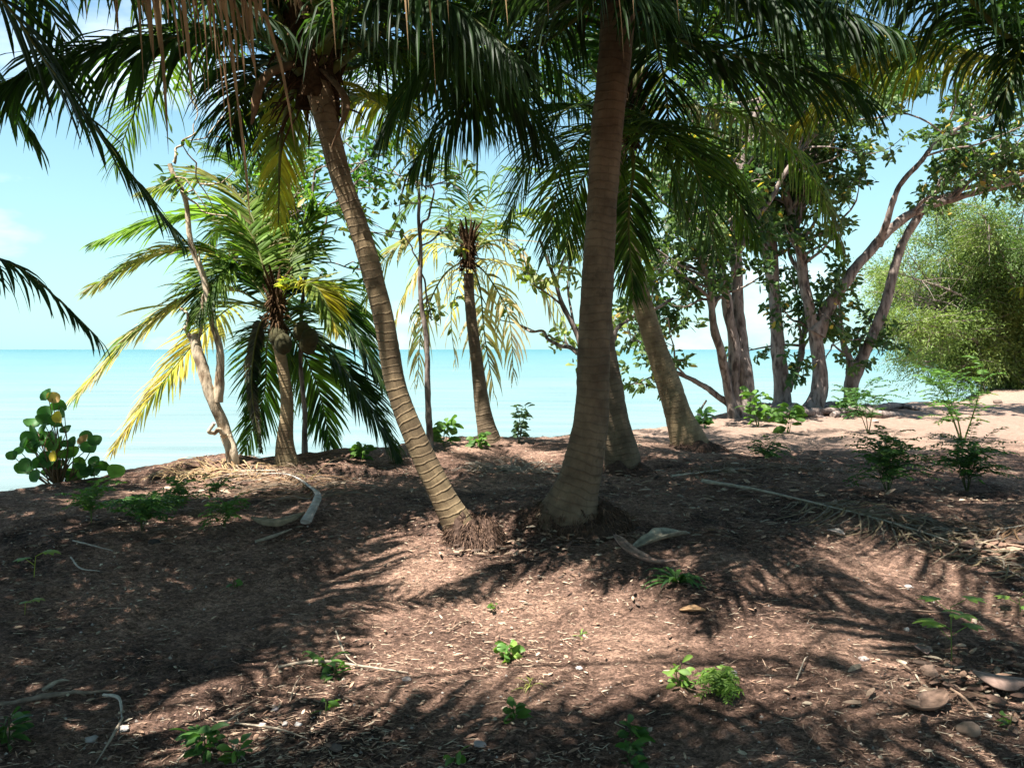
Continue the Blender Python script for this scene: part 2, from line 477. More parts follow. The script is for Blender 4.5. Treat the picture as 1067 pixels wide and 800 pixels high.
def ground_material():
    m, n, l, b = newmat('ground_soil')
    g = n.new('ShaderNodeNewGeometry')
    sx = n.new('ShaderNodeSeparateXYZ'); l(g.outputs['Position'], sx.inputs[0])
    def noise(sc, det=6, ro=.6, st=(1, 1, 1)):
        mp = n.new('ShaderNodeMapping'); mp.inputs['Scale'].default_value = st
        l(g.outputs['Position'], mp.inputs['Vector'])
        q = n.new('ShaderNodeTexNoise'); q.inputs['Scale'].default_value = sc; q.inputs['Detail'].default_value = det; q.inputs['Roughness'].default_value = ro
        l(mp.outputs['Vector'], q.inputs['Vector']); return q
    a = noise(1.3, 5); c = noise(9, 10, .75); d = noise(48, 10, .8); e = noise(150, 3, .6)
    r1 = n.new('ShaderNodeValToRGB')
    r1.color_ramp.elements[0].position = .40; r1.color_ramp.elements[0].color = (.038, .027, .022, 1)
    r1.color_ramp.elements[1].position = .60; r1.color_ramp.elements[1].color = (.46, .285, .205, 1)
    k = r1.color_ramp.elements.new(.47); k.color = (.18, .108, .08, 1)
    mixn = n.new('ShaderNodeMixRGB'); mixn.inputs['Fac'].default_value = .55
    l(c.outputs['Fac'], mixn.inputs['Color1']); l(d.outputs['Fac'], mixn.inputs['Color2'])
    mix2 = n.new('ShaderNodeMixRGB'); mix2.inputs['Fac'].default_value = .46
    l(mixn.outputs['Color'], mix2.inputs['Color1']); l(a.outputs['Fac'], mix2.inputs['Color2'])
    l(mix2.outputs['Color'], r1.inputs['Fac'])
    # pale specks of shell and grit
    sp = n.new('ShaderNodeMapRange'); sp.inputs['From Min'].default_value = .62; sp.inputs['From Max'].default_value = .68
    l(e.outputs['Fac'], sp.inputs['Value'])
    m1 = n.new('ShaderNodeMixRGB'); m1.inputs['Color2'].default_value = (.32, .25, .21, 1)
    spm = n.new('ShaderNodeMath'); spm.operation = 'MULTIPLY'; spm.inputs[1].default_value = .7
    l(sp.outputs['Result'], spm.inputs[0]); l(spm.outputs[0], m1.inputs['Fac']); l(r1.outputs['Color'], m1.inputs['Color1'])
    # sandy ground towards the shore on the right
    mr = n.new('ShaderNodeMath'); mr.operation = 'MULTIPLY_ADD'; mr.inputs[1].default_value = 3.0
    l(a.outputs['Fac'], mr.inputs[0]); l(sx.outputs['Y'], mr.inputs[2])
    sand = n.new('ShaderNodeMapRange'); sand.inputs['From Min'].default_value = 10.8; sand.inputs['From Max'].default_value = 13.0
    l(mr.outputs[0], sand.inputs['Value'])
    r2 = n.new('ShaderNodeValToRGB')
    r2.color_ramp.elements[0].position = .35; r2.color_ramp.elements[0].color = (.20, .135, .10, 1)
    r2.color_ramp.elements[1].position = .6; r2.color_ramp.elements[1].color = (.43, .30, .235, 1)
    l(mixn.outputs['Color'], r2.inputs['Fac'])
    last = m1
    for sc_, lo_, hi_ in ((38, .55, 1.3), (110, .5, 1.4)):
        vo = n.new('ShaderNodeTexVoronoi'); vo.inputs['Scale'].default_value = sc_; vo.inputs['Randomness'].default_value = 1
        mv = n.new('ShaderNodeMapping'); mv.inputs['Scale'].default_value = (1, 1.4, 1.2)
        wv = n.new('ShaderNodeVectorMath'); wv.operation = 'MULTIPLY_ADD'; wv.inputs[1].default_value = (.05, .05, .05)
        l(c.outputs['Color'], wv.inputs[0]); l(g.outputs['Position'], wv.inputs[2])
        l(wv.outputs['Vector'], mv.inputs['Vector']); l(mv.outputs['Vector'], vo.inputs['Vector'])
        vs = n.new('ShaderNodeSeparateXYZ'); l(vo.outputs['Color'], vs.inputs[0])
        vr = n.new('ShaderNodeMapRange'); vr.inputs['To Min'].default_value = lo_; vr.inputs['To Max'].default_value = hi_
        l(vs.outputs['X'], vr.inputs['Value'])
        vm = n.new('ShaderNodeVectorMath'); vm.operation = 'SCALE'
        l(last.outputs[0], vm.inputs[0]); l(vr.outputs['Result'], vm.inputs['Scale'])
        last = vm
    m2 = n.new('ShaderNodeMixRGB')
    l(sand.outputs['Result'], m2.inputs['Fac']); l(last.outputs[0], m2.inputs['Color1']); l(r2.outputs['Color'], m2.inputs['Color2'])
    l(m2.outputs['Color'], b.inputs['Base Color'])
    b.inputs['Roughness'].default_value = .95; b.inputs['Specular IOR Level'].default_value = .1
    ad = n.new('ShaderNodeMath'); ad.operation = 'ADD'
    l(c.outputs['Fac'], ad.inputs[0]); l(d.outputs['Fac'], ad.inputs[1])
    bp = n.new('ShaderNodeBump'); bp.inputs['Strength'].default_value = 1; bp.inputs['Distance'].default_value = .045
    l(ad.outputs[0], bp.inputs['Height']); l(bp.outputs['Normal'], b.inputs['Normal'])
    return m


def sea_material():
    m, n, l, b = newmat('sea_water')
    g = n.new('ShaderNodeNewGeometry')
    sx = n.new('ShaderNodeSeparateXYZ'); l(g.outputs['Position'], sx.inputs[0])
    mp = n.new('ShaderNodeMapping'); mp.inputs['Scale'].default_value = (.02, .09, 1)
    l(g.outputs['Position'], mp.inputs['Vector'])
    nz = n.new('ShaderNodeTexNoise'); nz.inputs['Scale'].default_value = 1; nz.inputs['Detail'].default_value = 5
    l(mp.outputs['Vector'], nz.inputs['Vector'])
    lg = n.new('ShaderNodeMath'); lg.operation = 'LOGARITHM'; lg.inputs[1].default_value = 10
    l(sx.outputs['Y'], lg.inputs[0])
    ad = n.new('ShaderNodeMath'); ad.operation = 'MULTIPLY_ADD'; ad.inputs[1].default_value = .9
    l(nz.outputs['Fac'], ad.inputs[0]); l(lg.outputs[0], ad.inputs[2])
    r = n.new('ShaderNodeValToRGB')
    mr = n.new('ShaderNodeMapRange'); mr.inputs['From Min'].default_value = 1.5; mr.inputs['From Max'].default_value = 3.6
    l(ad.outputs[0], mr.inputs['Value']); l(mr.outputs['Result'], r.inputs['Fac'])
    e = r.color_ramp.elements
    e[0].position = 0; e[0].color = (.15, .19, .18, 1)
    e[1].position = 1; e[1].color = (.012, .11, .13, 1)
    k = e.new(.25); k.color = (.13, .19, .182, 1)
    k = e.new(.62); k.color = (.065, .16, .165, 1)
    st = n.new('ShaderNodeTexNoise'); st.inputs['Scale'].default_value = 1; st.inputs['Detail'].default_value = 8; st.inputs['Roughness'].default_value = .65
    ms = n.new('ShaderNodeMapping'); ms.inputs['Scale'].default_value = (.12, .7, 1)
    l(g.outputs['Position'], ms.inputs['Vector']); l(ms.outputs['Vector'], st.inputs['Vector'])
    sr = n.new('ShaderNodeMapRange'); sr.inputs['From Min'].default_value = .3; sr.inputs['From Max'].default_value = .7
    sr.inputs['To Min'].default_value = .72; sr.inputs['To Max'].default_value = 1.25
    l(st.outputs['Fac'], sr.inputs['Value'])
    sm = n.new('ShaderNodeVectorMath'); sm.operation = 'SCALE'
    l(r.outputs['Color'], sm.inputs[0]); l(sr.outputs['Result'], sm.inputs['Scale'])
    l(sm.outputs['Vector'], b.inputs['Base Color'])
    b.inputs['Roughness'].default_value = .22; b.inputs['IOR'].default_value = 1.33
    n2 = n.new('ShaderNodeTexNoise'); n2.inputs['Scale'].default_value = 1.2; n2.inputs['Detail'].default_value = 6
    mp2 = n.new('ShaderNodeMapping'); mp2.inputs['Scale'].default_value = (.8, 2.2, 1)
    l(g.outputs['Position'], mp2.inputs['Vector']); l(mp2.outputs['Vector'], n2.inputs['Vector'])
    bp = n.new('ShaderNodeBump'); bp.inputs['Strength'].default_value = .5; bp.inputs['Distance'].default_value = .12
    l(n2.outputs['Fac'], bp.inputs['Height']); l(bp.outputs['Normal'], b.inputs['Normal'])
    return m


# ------------------------------------------------------------------ ground and sea
def spaced(a, b, fine_a, fine_b, step, growth=1.12):
    mid = list(np.arange(fine_a, fine_b, step))
    lo, s, x = [], step, fine_a
    while x > a:
        s *= growth; x -= s; lo.append(x)
    hi, s, x = [], step, mid[-1]
    while x < b:
        s *= growth; x += s; hi.append(x)
    return np.array(lo[::-1] + mid + hi)


xs = spaced(-120, 160, -4.6, 6.5, .035, 1.06)
ys = spaced(-60, 160, 3.0, 9.5, .03, 1.05)
XX, YY = np.meshgrid(xs, ys)
ZZ = hgt(XX, YY)
g = Geo()
nx, ny = len(xs), len(ys)
i = np.arange(ny - 1)[:, None] * nx + np.arange(nx - 1)[None]
g.add(np.stack([XX, YY, ZZ], -1), np.stack([i, i + 1, i + nx + 1, i + nx], -1).reshape(-1, 4))
tagp(g.build('ground', ground_material()), kind='structure')

g = Geo()
g.add([[-9000, -9000, -.7], [9000, -9000, -.7], [9000, 14000, -.7], [-9000, 14000, -.7]], [[0, 1, 2, 3]])
tagp(g.build('sea', sea_material(), smooth=False), kind='structure')

# ------------------------------------------------------------------ palm building
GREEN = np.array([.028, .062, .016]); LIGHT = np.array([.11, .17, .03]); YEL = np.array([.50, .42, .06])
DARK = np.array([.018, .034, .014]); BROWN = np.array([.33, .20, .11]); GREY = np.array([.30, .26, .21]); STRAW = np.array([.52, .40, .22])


def frond(parent, ctrl, n=92, L_=.72, w=.027, petiole=.18, hang=.45, col=GREEN, col2=None, tipcol=None, spread=1.05,
          seed=0, r0=.028, lift=.25, keep=1.0, mat='leaf', raccol=(.16, .17, .06), ragged=.12, name='frond', label=None, S=6,
          ref=(0, 0, 1), twist=.5, curl=0.0, lprof=None):
    r = np.random.default_rng(seed + 1000)
    path = smooth_path(ctrl, 26)
    T, Sd, U = frames(path, ref)
    gg = Geo()
    tt = np.linspace(0, 1, 26)
    tube(gg, path, np.interp(tt, [0, .06, .25, 1], [r0 * 1.9, r0, r0 * .62, .004]), 6, raccol, flat=.7, ref=ref)
    u = np.linspace(petiole, .995, n)
    B, Dd, Wd, Ln, Ww, Cc, Hh, Tw = [], [], [], [], [], [], [], []
    for sgn in (-1, 1):
        uu = np.clip(u + r.normal(0, .004, n), 0, 1)
        k = r.random(n) < keep
        uu = uu[k]; q = len(uu)
        f = lambda A: np.stack([np.interp(uu, tt, A[:, c]) for c in range(3)], 1)
        p, t, s_, up = f(path), norm(f(T)), norm(f(Sd)), norm(f(U))
        v = (uu - petiole) / (1 - petiole)
        ang = (spread * (1 - .62 * v) + r.normal(0, .07, q))[:, None]       # from the rachis
        lf = (lift * (1 - v) + r.normal(0, .09, q))[:, None]
        d = t * np.cos(ang) + s_ * sgn * np.sin(ang) + up * lf
        ln = L_ * (np.interp(v, [0, .12, .4, .75, 1], [.45, .8, 1, .72, .3]) if lprof is None else lprof(v)) * (1 + r.normal(0, ragged, q))
        B.append(p); Dd.append(d); Wd.append(t + r.normal(0, .12, (q, 3))); Ln.append(ln)
        Ww.append(w * np.interp(v, [0, .3, 1], [.8, 1, .45]) * (1 + r.normal(0, .12, q)))
        c = np.tile(np.asarray(col, float), (q, 1))
        if col2 is not None:
            mixv = np.clip(vn(v * 7 + seed * 1.7, np.full(q, seed * .37 + sgn)) * 1.6 + .4 + r.normal(0, .2, q), 0, 1)[:, None]
            c = c * (1 - mixv) + np.asarray(col2) * mixv
        c = c * (1 + r.normal(0, .16, (q, 1)))
        c = np.repeat(c[:, None], S, 1)
        if tipcol is not None:
            tv = (np.linspace(0, 1, S)[None] ** 2 * .8 * r.random((q, 1)) + (v[:, None] ** 4) * .5).clip(0, 1)[..., None]
            c = c * (1 - tv) + np.asarray(tipcol) * tv
        Cc.append(np.clip(c, .004, .8)); Hh.append(np.clip(hang * (1 + r.normal(0, .25, q)), 0, 5)); Tw.append(r.normal(0, twist, q))
    cat = np.concatenate
    blades(gg, cat(B), cat(Dd), cat(Wd), cat(Ln), cat(Ww), cat(Cc), cat(Hh), S=S, twist=cat(Tw), curl=curl)
    o = gg.build(name, M[mat], parent)
    if label: o['label'] = label
    return o


def arc(c, az, el, length, bend, n=7, wob=0.0, seed=0):
    """the curve a frond takes: starts at elevation el and bends down along its length"""
    r = np.random.default_rng(seed + 5)
    pts = [np.array(c, float)]
    a = az
    for k in range(1, n):
        s = (k - .5) / (n - 1)
        e = el - bend * s ** 1.25
        a += r.normal(0, wob)
        pts.append(pts[-1] + np.array([math.cos(a) * math.cos(e), math.sin(a) * math.cos(e), math.sin(e)]) * length / (n - 1))
    return pts


def trunk_mesh(parent, pts, rad, mat, seg=28, rings=True, seed=0, name='trunk', step=.012):
    ln = sum(np.linalg.norm(np.array(pts[k + 1]) - np.array(pts[k])) for k in range(len(pts) - 1))
    n = int(ln / step)
    path = smooth_path(pts, n)
    s = np.linspace(0, ln, n)
    rr = np.interp(s / ln, np.linspace(0, 1, len(rad)), rad)
    kk = np.ones(15) / 15
    rr = np.convolve(np.pad(rr, 7, mode='edge'), kk, 'valid')
    if rings:
        ph = (s / .055 + .8 * vn(s * 3 + seed, s * 0)) % 1
        rr = rr * (1 + .010 * (1 - ph) - .006 * (ph > .8)) * (1 + .04 * vn(s * 2.3 + seed * 3, s * 0 + 7))
    gg = Geo()
    T, S_, U = frames(path, (0, 1, 0.05))
    a = np.linspace(0, 2 * math.pi, seg, endpoint=False)
    ca, sa = np.cos(a), np.sin(a)
    R2 = rr[:, None] * (1 + .05 * vn(ca[None] * 1.5 + 20 + seed, s[:, None] * 2 + sa[None] * 1.5) * 2
                        + .035 * vn(ca[None] * 5 + 9, s[:, None] * 16 + sa[None] * 5) * 2)
    V = path[:, None] + S_[:, None] * (R2 * ca)[..., None] + U[:, None] * (R2 * sa)[..., None]
    uv = np.stack([np.tile(np.minimum(a, 2 * math.pi - a) / math.pi, (n, 1)), np.tile(s[:, None], (1, seg))], -1).reshape(-1, 2)
    i = np.arange(n - 1)[:, None] * seg; j = np.arange(seg)[None]; j2 = (j + 1) % seg
    gg.add(V.reshape(-1, 3), np.stack([i + j, i + j2, i + seg + j2, i + seg + j], -1).reshape(-1, 4), (1, 1, 1), uv)
    return gg.build(name, mat, parent), path


def root_mass(parent, c, rx, ry, h, seed=0, col=(.07, .045, .035), n=650, name='root_mass'):
    """mound of matted rootlets round the foot of a palm"""
    r = np.random.default_rng(seed)
    gg = Geo()
    na, nr = 40, 9
    V = []
    for k in range(nr):
        q = k / (nr - 1)
        for a in np.linspace(0, 2 * math.pi, na, endpoint=False):
            f = 1 + .5 * float(vn(np.array(math.cos(a) * 2 + seed), np.array(math.sin(a) * 2 + q * 2)))
            x = c[0] + math.cos(a) * rx * (.35 + .75 * q) * f; y = c[1] + math.sin(a) * ry * (.35 + .75 * q) * f
            top = h * (1 - q ** 1.6) * (1 + 1.1 * float(vn(np.array(x * 9), np.array(y * 9 + q * 5))))
            V.append([x, y, float(hgt(x, y)) + top - .03])
    V = np.array(V)
    i = np.arange(nr - 1)[:, None] * na; j = np.arange(na)[None]; j2 = (j + 1) % na
    gg.add(V, np.stack([i + j, i + na + j, i + na + j2, i + j2], -1).reshape(-1, 4), np.array(col))
    a = r.random(n) * 2 * math.pi; q = r.random(n) ** .7
    x = c[0] + np.cos(a) * rx * (.4 + .7 * q); y = c[1] + np.sin(a) * ry * (.4 + .7 * q)
    z = hgt(x, y) + h * (1 - q ** 1.6) * .95
    d = np.stack([np.cos(a) * .8, np.sin(a) * .8, -.3 - r.random(n)], 1) + r.normal(0, .45, (n, 3))
    cc = np.array(col)[None] * (0.6 + 1.6 * r.random((n, 1))) + np.array([.06, .035, .02]) * r.random((n, 1))
    blades(gg, np.stack([x, y, z], 1), d, r.normal(0, 1, (n, 3)), .025 + .07 * r.random(n) ** 1.5, .0035 + .004 * r.random(n), cc, .5, S=4)
    return gg.build(name, M['fibre'], parent)


def crown_heart(parent, c, seed=0, r=.16, h=.55, axis=(0, 0, 1)):
    """sheathing frond bases and fibre at the top of the trunk"""
    rr = np.random.default_rng(seed)
    gg = Geo()
    ax = norm(np.array(axis, float))
    for k in range(16):
        a = k * 2.4 + rr.normal(0, .2)
        o = np.array([math.cos(a), math.sin(a), 0])
        z0 = -h * .45 + h * .8 * k / 16
        p0 = np.array(c) + ax * z0 + o * r * .55
        p1 = p0 + ax * .2 + o * r * .3
        p2 = p1 + ax * (.12 + .1 * rr.random()) + o * (.04 + .08 * rr.random())
        tube(gg, smooth_path([p0, p1, p2], 7), np.interp(np.linspace(0, 1, 7), [0, .5, 1], np.array([.08, .045, .018]) * r / .17), 8, BROWN * .16 * (0.5 + rr.random()), flat=.35, lump=.12, seed=k)
    n = 160
    a = rr.random(n) * 2 * math.pi
    b = np.array(c) + np.stack([np.cos(a) * r * .8, np.sin(a) * r * .8, rr.uniform(-h * .5, h * .5, n)], 1)
    blades(gg, b, np.stack([np.cos(a), np.sin(a), rr.normal(-.3, .6, n)], 1), rr.normal(0, 1, (n, 3)), (.12 + .2 * rr.random(n)) * r / .17, .016, BROWN * .22 * (.5 + rr.random((n, 1))), .6, S=4)
    return gg.build('crown_heart', M['fibre'], parent)


def coconuts(parent, c, n, seed=0, col=(.16, .12, .03), spread=.22, size=.1):
    r = np.random.default_rng(seed)
    for k in range(n):
        a = r.random() * 6.28
        cc = np.array(c) + np.array([math.cos(a) * spread, math.sin(a) * spread, -r.random() * .3])
        gg = Geo()
        pth = [cc + np.array([0, 0, t * size * 1.25]) for t in np.linspace(-1, 1, 9)]
        rad = size * np.sqrt(np.clip(1 - np.linspace(-1, 1, 9) ** 2, .004, 1))
        tube(gg, pth, rad, 10, np.array(col) * r.uniform(.7, 1.3), lump=.04, seed=k, ref=(0, 1, 0))
        gg.build('coconut', M['wood'], parent)


LIT = [(560, 630, 125, 36), (850, 665, 100, 24), (40, 645, 50, 22), (240, 590, 60, 8), (1010, 730, 60, 36), (720, 725, 70, 12), (430, 600, 50, 14)]


TRUNK_LIT = [P(466, 526, 5.65), P(445, 485, 5.65), P(430, 450, 5.65), P(412, 400, 5.65)]      # the sunlit foot of the leaning palm


def spoils_light(path):
    """would a frond along this path shade one of the sunny patches of ground?"""
    path = smooth_path(path, 12)[2:]
    T, S_, U = frames(path)
    c = 0
    ts = np.array(to_sun)
    for o in (-.45, 0, .45):
        q = path + S_ * o
        t = (q[:, 2] - .3) / ts[2]
        w = q - ts[None] * t[:, None]
        dy = np.maximum(w[:, 1], .3)
        px = 533.5 + w[:, 0] / dy * F; py = 364 + (1.6 - w[:, 2]) / dy * F
        for (a, b, ra, rb) in LIT:
            c += (((px - a) / ra) ** 2 + ((py - b) / rb) ** 2 < 1).sum()
    for p in TRUNK_LIT:
        d = path - p
        al = (d * ts).sum(1, keepdims=True)
        if (np.linalg.norm(d - al * ts, axis=1) < .42).any(): return True
    return c > 5


def auto_fronds(parent, c, n, seed, Lr=(3.2, 4.0), az=None, el=(75, -35), bend=(55, 95), skip=(), nl=None, **kw):
    r = np.random.default_rng(seed)
    for k in range(n):
        a = (k * 2.399963 + r.normal(0, .12)) if az is None else az[k]
        q = (k + .5) / n
        e = R(el[0] + (el[1] - el[0]) * q + r.normal(0, 5))
        if any(abs((a - s + math.pi) % (2 * math.pi) - math.pi) < wd for s, wd in skip): continue
        ln = r.uniform(*Lr)
        b = R(r.uniform(*bend)) * (1 if e > 0 else .7)
        start = np.array(c) + np.array([math.cos(a), math.sin(a), 0]) * .07 + np.array([0, 0, .2 - .35 * q])
        if spoils_light(arc(start, a, e, ln, b, wob=.04, seed=seed * 50 + k)): continue
        k2 = dict(kw)
        if nl: k2['n'] = nl
        frond(parent, arc(start, a, e, ln, b, wob=.04, seed=seed * 50 + k), seed=seed * 50 + k, **k2)


GPALM = 'coconut palms growing along the shore bank'

# --- the thick palm in the middle
b = G(600, 548)
p0 = np.array([b[0], b[1] + .12, b[2] - .12])
Ym = p0[1]
tp = [p0 + np.array([-.06, 0, 0]), P(597, 520, Ym), P(605, 495, Ym), P(612, 460, Ym), P(616, 430, Ym), P(620, 350, Ym), P(626, 240, Ym + .02), P(632, 140, Ym + .05), P(640, 60, Ym + .08), P(646, -25, Ym + .1)]
mpalm = empty('coconut_palm', b, 'thick upright coconut palm in the middle with flared brown ringed trunk', 'palm tree', GPALM)
trunk_mesh(mpalm, tp, [.30, .155, .125, .112, .108, .106, .106, .105, .105, .107, .11, .115, .12], M['bark_a'], seed=1, seg=36)
root_mass(mpalm, (b[0] + .02, b[1] + .05), .38, .28, .13, seed=2, n=1200, col=(.06, .04, .03))
mc = P(650, -45, Ym + .1)
crown_heart(mpalm, mc, 3, r=.2)
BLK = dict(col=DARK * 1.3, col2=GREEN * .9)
# fronds placed to follow those seen in the photograph
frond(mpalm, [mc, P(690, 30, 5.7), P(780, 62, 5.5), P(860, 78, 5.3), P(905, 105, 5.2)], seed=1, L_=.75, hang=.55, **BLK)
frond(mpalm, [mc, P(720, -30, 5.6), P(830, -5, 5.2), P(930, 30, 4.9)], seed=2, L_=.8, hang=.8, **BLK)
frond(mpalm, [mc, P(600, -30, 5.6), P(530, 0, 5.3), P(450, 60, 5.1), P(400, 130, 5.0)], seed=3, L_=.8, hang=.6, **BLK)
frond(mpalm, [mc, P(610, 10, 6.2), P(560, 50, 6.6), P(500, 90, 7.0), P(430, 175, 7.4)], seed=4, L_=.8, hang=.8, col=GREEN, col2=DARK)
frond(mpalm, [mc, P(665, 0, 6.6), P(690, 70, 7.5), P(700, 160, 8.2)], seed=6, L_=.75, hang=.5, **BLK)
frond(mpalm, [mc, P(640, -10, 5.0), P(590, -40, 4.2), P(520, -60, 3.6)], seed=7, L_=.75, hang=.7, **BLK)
for k, (a_, e_) in enumerate([(205, 48), (222, 30), (240, 50), (228, 65)]):  # extra broad-leaved fronds added on the sun side to shade the trunk
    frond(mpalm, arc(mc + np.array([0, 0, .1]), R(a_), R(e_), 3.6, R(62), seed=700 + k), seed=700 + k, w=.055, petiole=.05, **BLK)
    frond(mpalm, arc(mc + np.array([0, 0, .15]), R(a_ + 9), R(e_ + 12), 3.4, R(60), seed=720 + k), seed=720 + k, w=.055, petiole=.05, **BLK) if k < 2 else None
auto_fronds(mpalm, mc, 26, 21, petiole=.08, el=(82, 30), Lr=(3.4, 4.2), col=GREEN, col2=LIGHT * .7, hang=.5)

# --- the leaning palm left of it
b = G(487, 566)
p0 = np.array([b[0] + .02, b[1] + .1, b[2] - .08]); Yl = p0[1]
lpalm = empty('coconut_palm', b, 'slender coconut palm leaning left, its lower trunk sunlit tan, rooted in a fibrous mound', 'palm tree', GPALM)
lp = [p0, P(466, 526, Yl), P(453, 500, Yl), P(430, 450, Yl), P(412, 400, Yl), P(399, 330, Yl + .02), P(378, 250, Yl + .06), P(357, 190, Yl + .1), P(341, 130, Yl + .12), P(330, 85, Yl + .14)]
_, _ = trunk_mesh(lpalm, lp, [.125, .088, .076, .068, .066, .066, .067, .067, .07, .085], M['bark_e'], seed=4, seg=30)
root_mass(lpalm, (b[0] + .05, b[1] + .0), .19, .2, .17, seed=5, col=(.065, .042, .032), n=1100)
lc = P(325, 62, Yl + .15)
crown_heart(lpalm, lc, 6, r=.17, h=.75)
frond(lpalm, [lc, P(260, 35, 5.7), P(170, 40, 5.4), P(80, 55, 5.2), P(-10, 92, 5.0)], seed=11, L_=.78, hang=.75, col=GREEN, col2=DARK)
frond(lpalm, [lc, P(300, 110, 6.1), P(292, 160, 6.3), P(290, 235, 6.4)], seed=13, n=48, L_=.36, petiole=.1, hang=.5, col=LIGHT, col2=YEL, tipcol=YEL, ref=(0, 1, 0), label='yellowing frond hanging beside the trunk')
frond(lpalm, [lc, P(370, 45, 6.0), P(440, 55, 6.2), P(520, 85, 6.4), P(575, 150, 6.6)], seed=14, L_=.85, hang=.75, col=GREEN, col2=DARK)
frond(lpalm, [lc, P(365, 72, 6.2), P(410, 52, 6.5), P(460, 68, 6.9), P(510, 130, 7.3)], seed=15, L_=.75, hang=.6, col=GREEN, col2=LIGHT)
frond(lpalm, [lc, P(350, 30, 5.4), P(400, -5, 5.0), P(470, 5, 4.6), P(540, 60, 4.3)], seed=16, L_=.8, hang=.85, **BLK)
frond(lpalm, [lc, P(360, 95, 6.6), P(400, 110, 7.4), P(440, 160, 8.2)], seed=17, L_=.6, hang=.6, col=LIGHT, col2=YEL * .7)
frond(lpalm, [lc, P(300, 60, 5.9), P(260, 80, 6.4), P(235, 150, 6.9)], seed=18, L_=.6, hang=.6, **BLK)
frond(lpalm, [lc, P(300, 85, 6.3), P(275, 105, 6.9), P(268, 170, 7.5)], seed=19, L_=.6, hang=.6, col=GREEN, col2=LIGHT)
for k, (a_, e_) in enumerate([(190, 45), (262, 35), (225, 74), (212, 80), (240, 78)]):  # more wide fronds added towards the sun to darken the upper trunk
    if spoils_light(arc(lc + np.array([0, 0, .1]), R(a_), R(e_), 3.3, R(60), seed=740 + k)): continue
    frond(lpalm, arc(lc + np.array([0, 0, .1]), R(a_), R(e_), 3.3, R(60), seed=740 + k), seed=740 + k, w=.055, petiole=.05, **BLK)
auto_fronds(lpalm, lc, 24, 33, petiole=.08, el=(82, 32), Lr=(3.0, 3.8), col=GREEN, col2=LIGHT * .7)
for k, (x, y, Y) in enumerate([(262, 70, 5.6), (345, 95, 5.65)]):
    gg = Geo()
    tube(gg, smooth_path([lc, P(x + 15, y + 10, Y), P(x, y + 60, Y - .05)], 16), np.interp(np.linspace(0, 1, 16), [0, .3, .8, 1], [.015, .03, .03, .006]), 7, BROWN * .5, flat=.5)
    gg.build('flower_sheath', M['wood'], lpalm)

# --- two palms just behind the thick one
b = G(652, 492)
p0 = np.array([b[0], b[1] + .1, b[2] - .1]); Yb = p0[1]
bp_ = empty('coconut_palm', b, 'coconut palm rising close behind the thick trunk and mostly hidden by it', 'palm tree', GPALM)
trunk_mesh(bp_, [p0, P(646, 465, Yb), P(636, 410, Yb), P(626, 330, Yb), P(628, 240, Yb), P(640, 150, Yb)], [.19, .13, .11, .10, .10, .11], M['bark_a'], seed=9, seg=24, step=.016)
root_mass(bp_, (b[0] + .02, b[1]), .26, .22, .1, seed=12, n=300)
bc = P(650, 125, Yb)
crown_heart(bp_, bc, 13)
HB = dict(L_=.66, w=.024, hang=.4, n=78, col=GREEN, col2=LIGHT * .8)  # backlight put into the colour: lighter green mixed into the leaflets
frond(bp_, [bc, P(600, 110, 7.6), P(560, 150, 7.4), P(528, 235, 7.3)], seed=31, **HB)
frond(bp_, [bc, P(610, 140, 7.4), P(585, 180, 7.1), P(570, 262, 6.9)], seed=32, **HB)
frond(bp_, [bc, P(690, 130, 7.4), P(725, 180, 7.1), P(748, 270, 7.0)], seed=33, **HB)
frond(bp_, [bc, P(672, 140, 7.2), P(700, 175, 7.0), P(716, 235, 6.9)], seed=34, **HB)
frond(bp_, [bc, P(710, 110, 8.3), P(790, 130, 8.8), P(850, 190, 9.2), P(880, 265, 9.4)], seed=35, L_=.5, w=.028, hang=.9, col=GREY * .5, col2=LIGHT, label='long pale frond arching to the right, half withered', raccol=(.3, .28, .16))
frond(bp_, [bc, P(620, 170, 8.2), P(600, 200, 8.4), P(590, 260, 8.5)], seed=36, **HB)
frond(bp_, [bc, P(660, 170, 8.6), P(655, 230, 9.0), P(660, 310, 9.2)], seed=37, L_=.6, w=.03, hang=.5, col=GREEN, col2=LIGHT, ref=(0, 1, 0))
frond(bp_, [bc, P(720, 150, 8.4), P(760, 190, 8.8), P(790, 260, 9)], seed=38, L_=.55, w=.03, hang=.7, col=GREEN, col2=LIGHT)
auto_fronds(bp_, bc, 10, 44, el=(80, 40), Lr=(2.8, 3.4), col=GREEN, col2=DARK, w=.04)

b = G(735, 470)
p0 = np.array([b[0] - .1, b[1] + .1, b[2] - .1]); Yc = p0[1]
cp_ = empty('coconut_palm', b, 'coconut palm right of the thick trunk, leaning left with pinkish ringed lower trunk', 'palm tree', GPALM)
trunk_mesh(cp_, [p0, P(714, 452, Yc), P(700, 410, Yc), P(680, 350, Yc), P(664, 295, Yc), P(650, 235, Yc), P(642, 180, Yc)], [.25, .15, .125, .112, .108, .105, .105], M['bark_b'], seed=14, seg=24, step=.018)
root_mass(cp_, (b[0] - .05, b[1]), .34, .26, .11, seed=15, n=400)
cc_ = P(638, 150, Yc)
crown_heart(cp_, cc_, 16)
auto_fronds(cp_, cc_, 12, 51, el=(65, -30), Lr=(2.6, 3.3), bend=(70, 110), col=GREEN, col2=DARK, w=.045, n=None or 12) if False else \
    [frond(cp_, arc(cc_ + np.array([0, 0, .1]), R(a), R(e), 2.9, R(bn), seed=60 + k), seed=60 + k, w=.03, n=60, L_=.5, hang=.45, col=GREEN, col2=LIGHT)  # lighter green mixed in so this crown looks backlit too
     for k, (a, e, bn) in enumerate([(10, 68, 70), (35, 50, 70), (180, 55, 85), (90, 65, 80), (120, 45, 60)])]

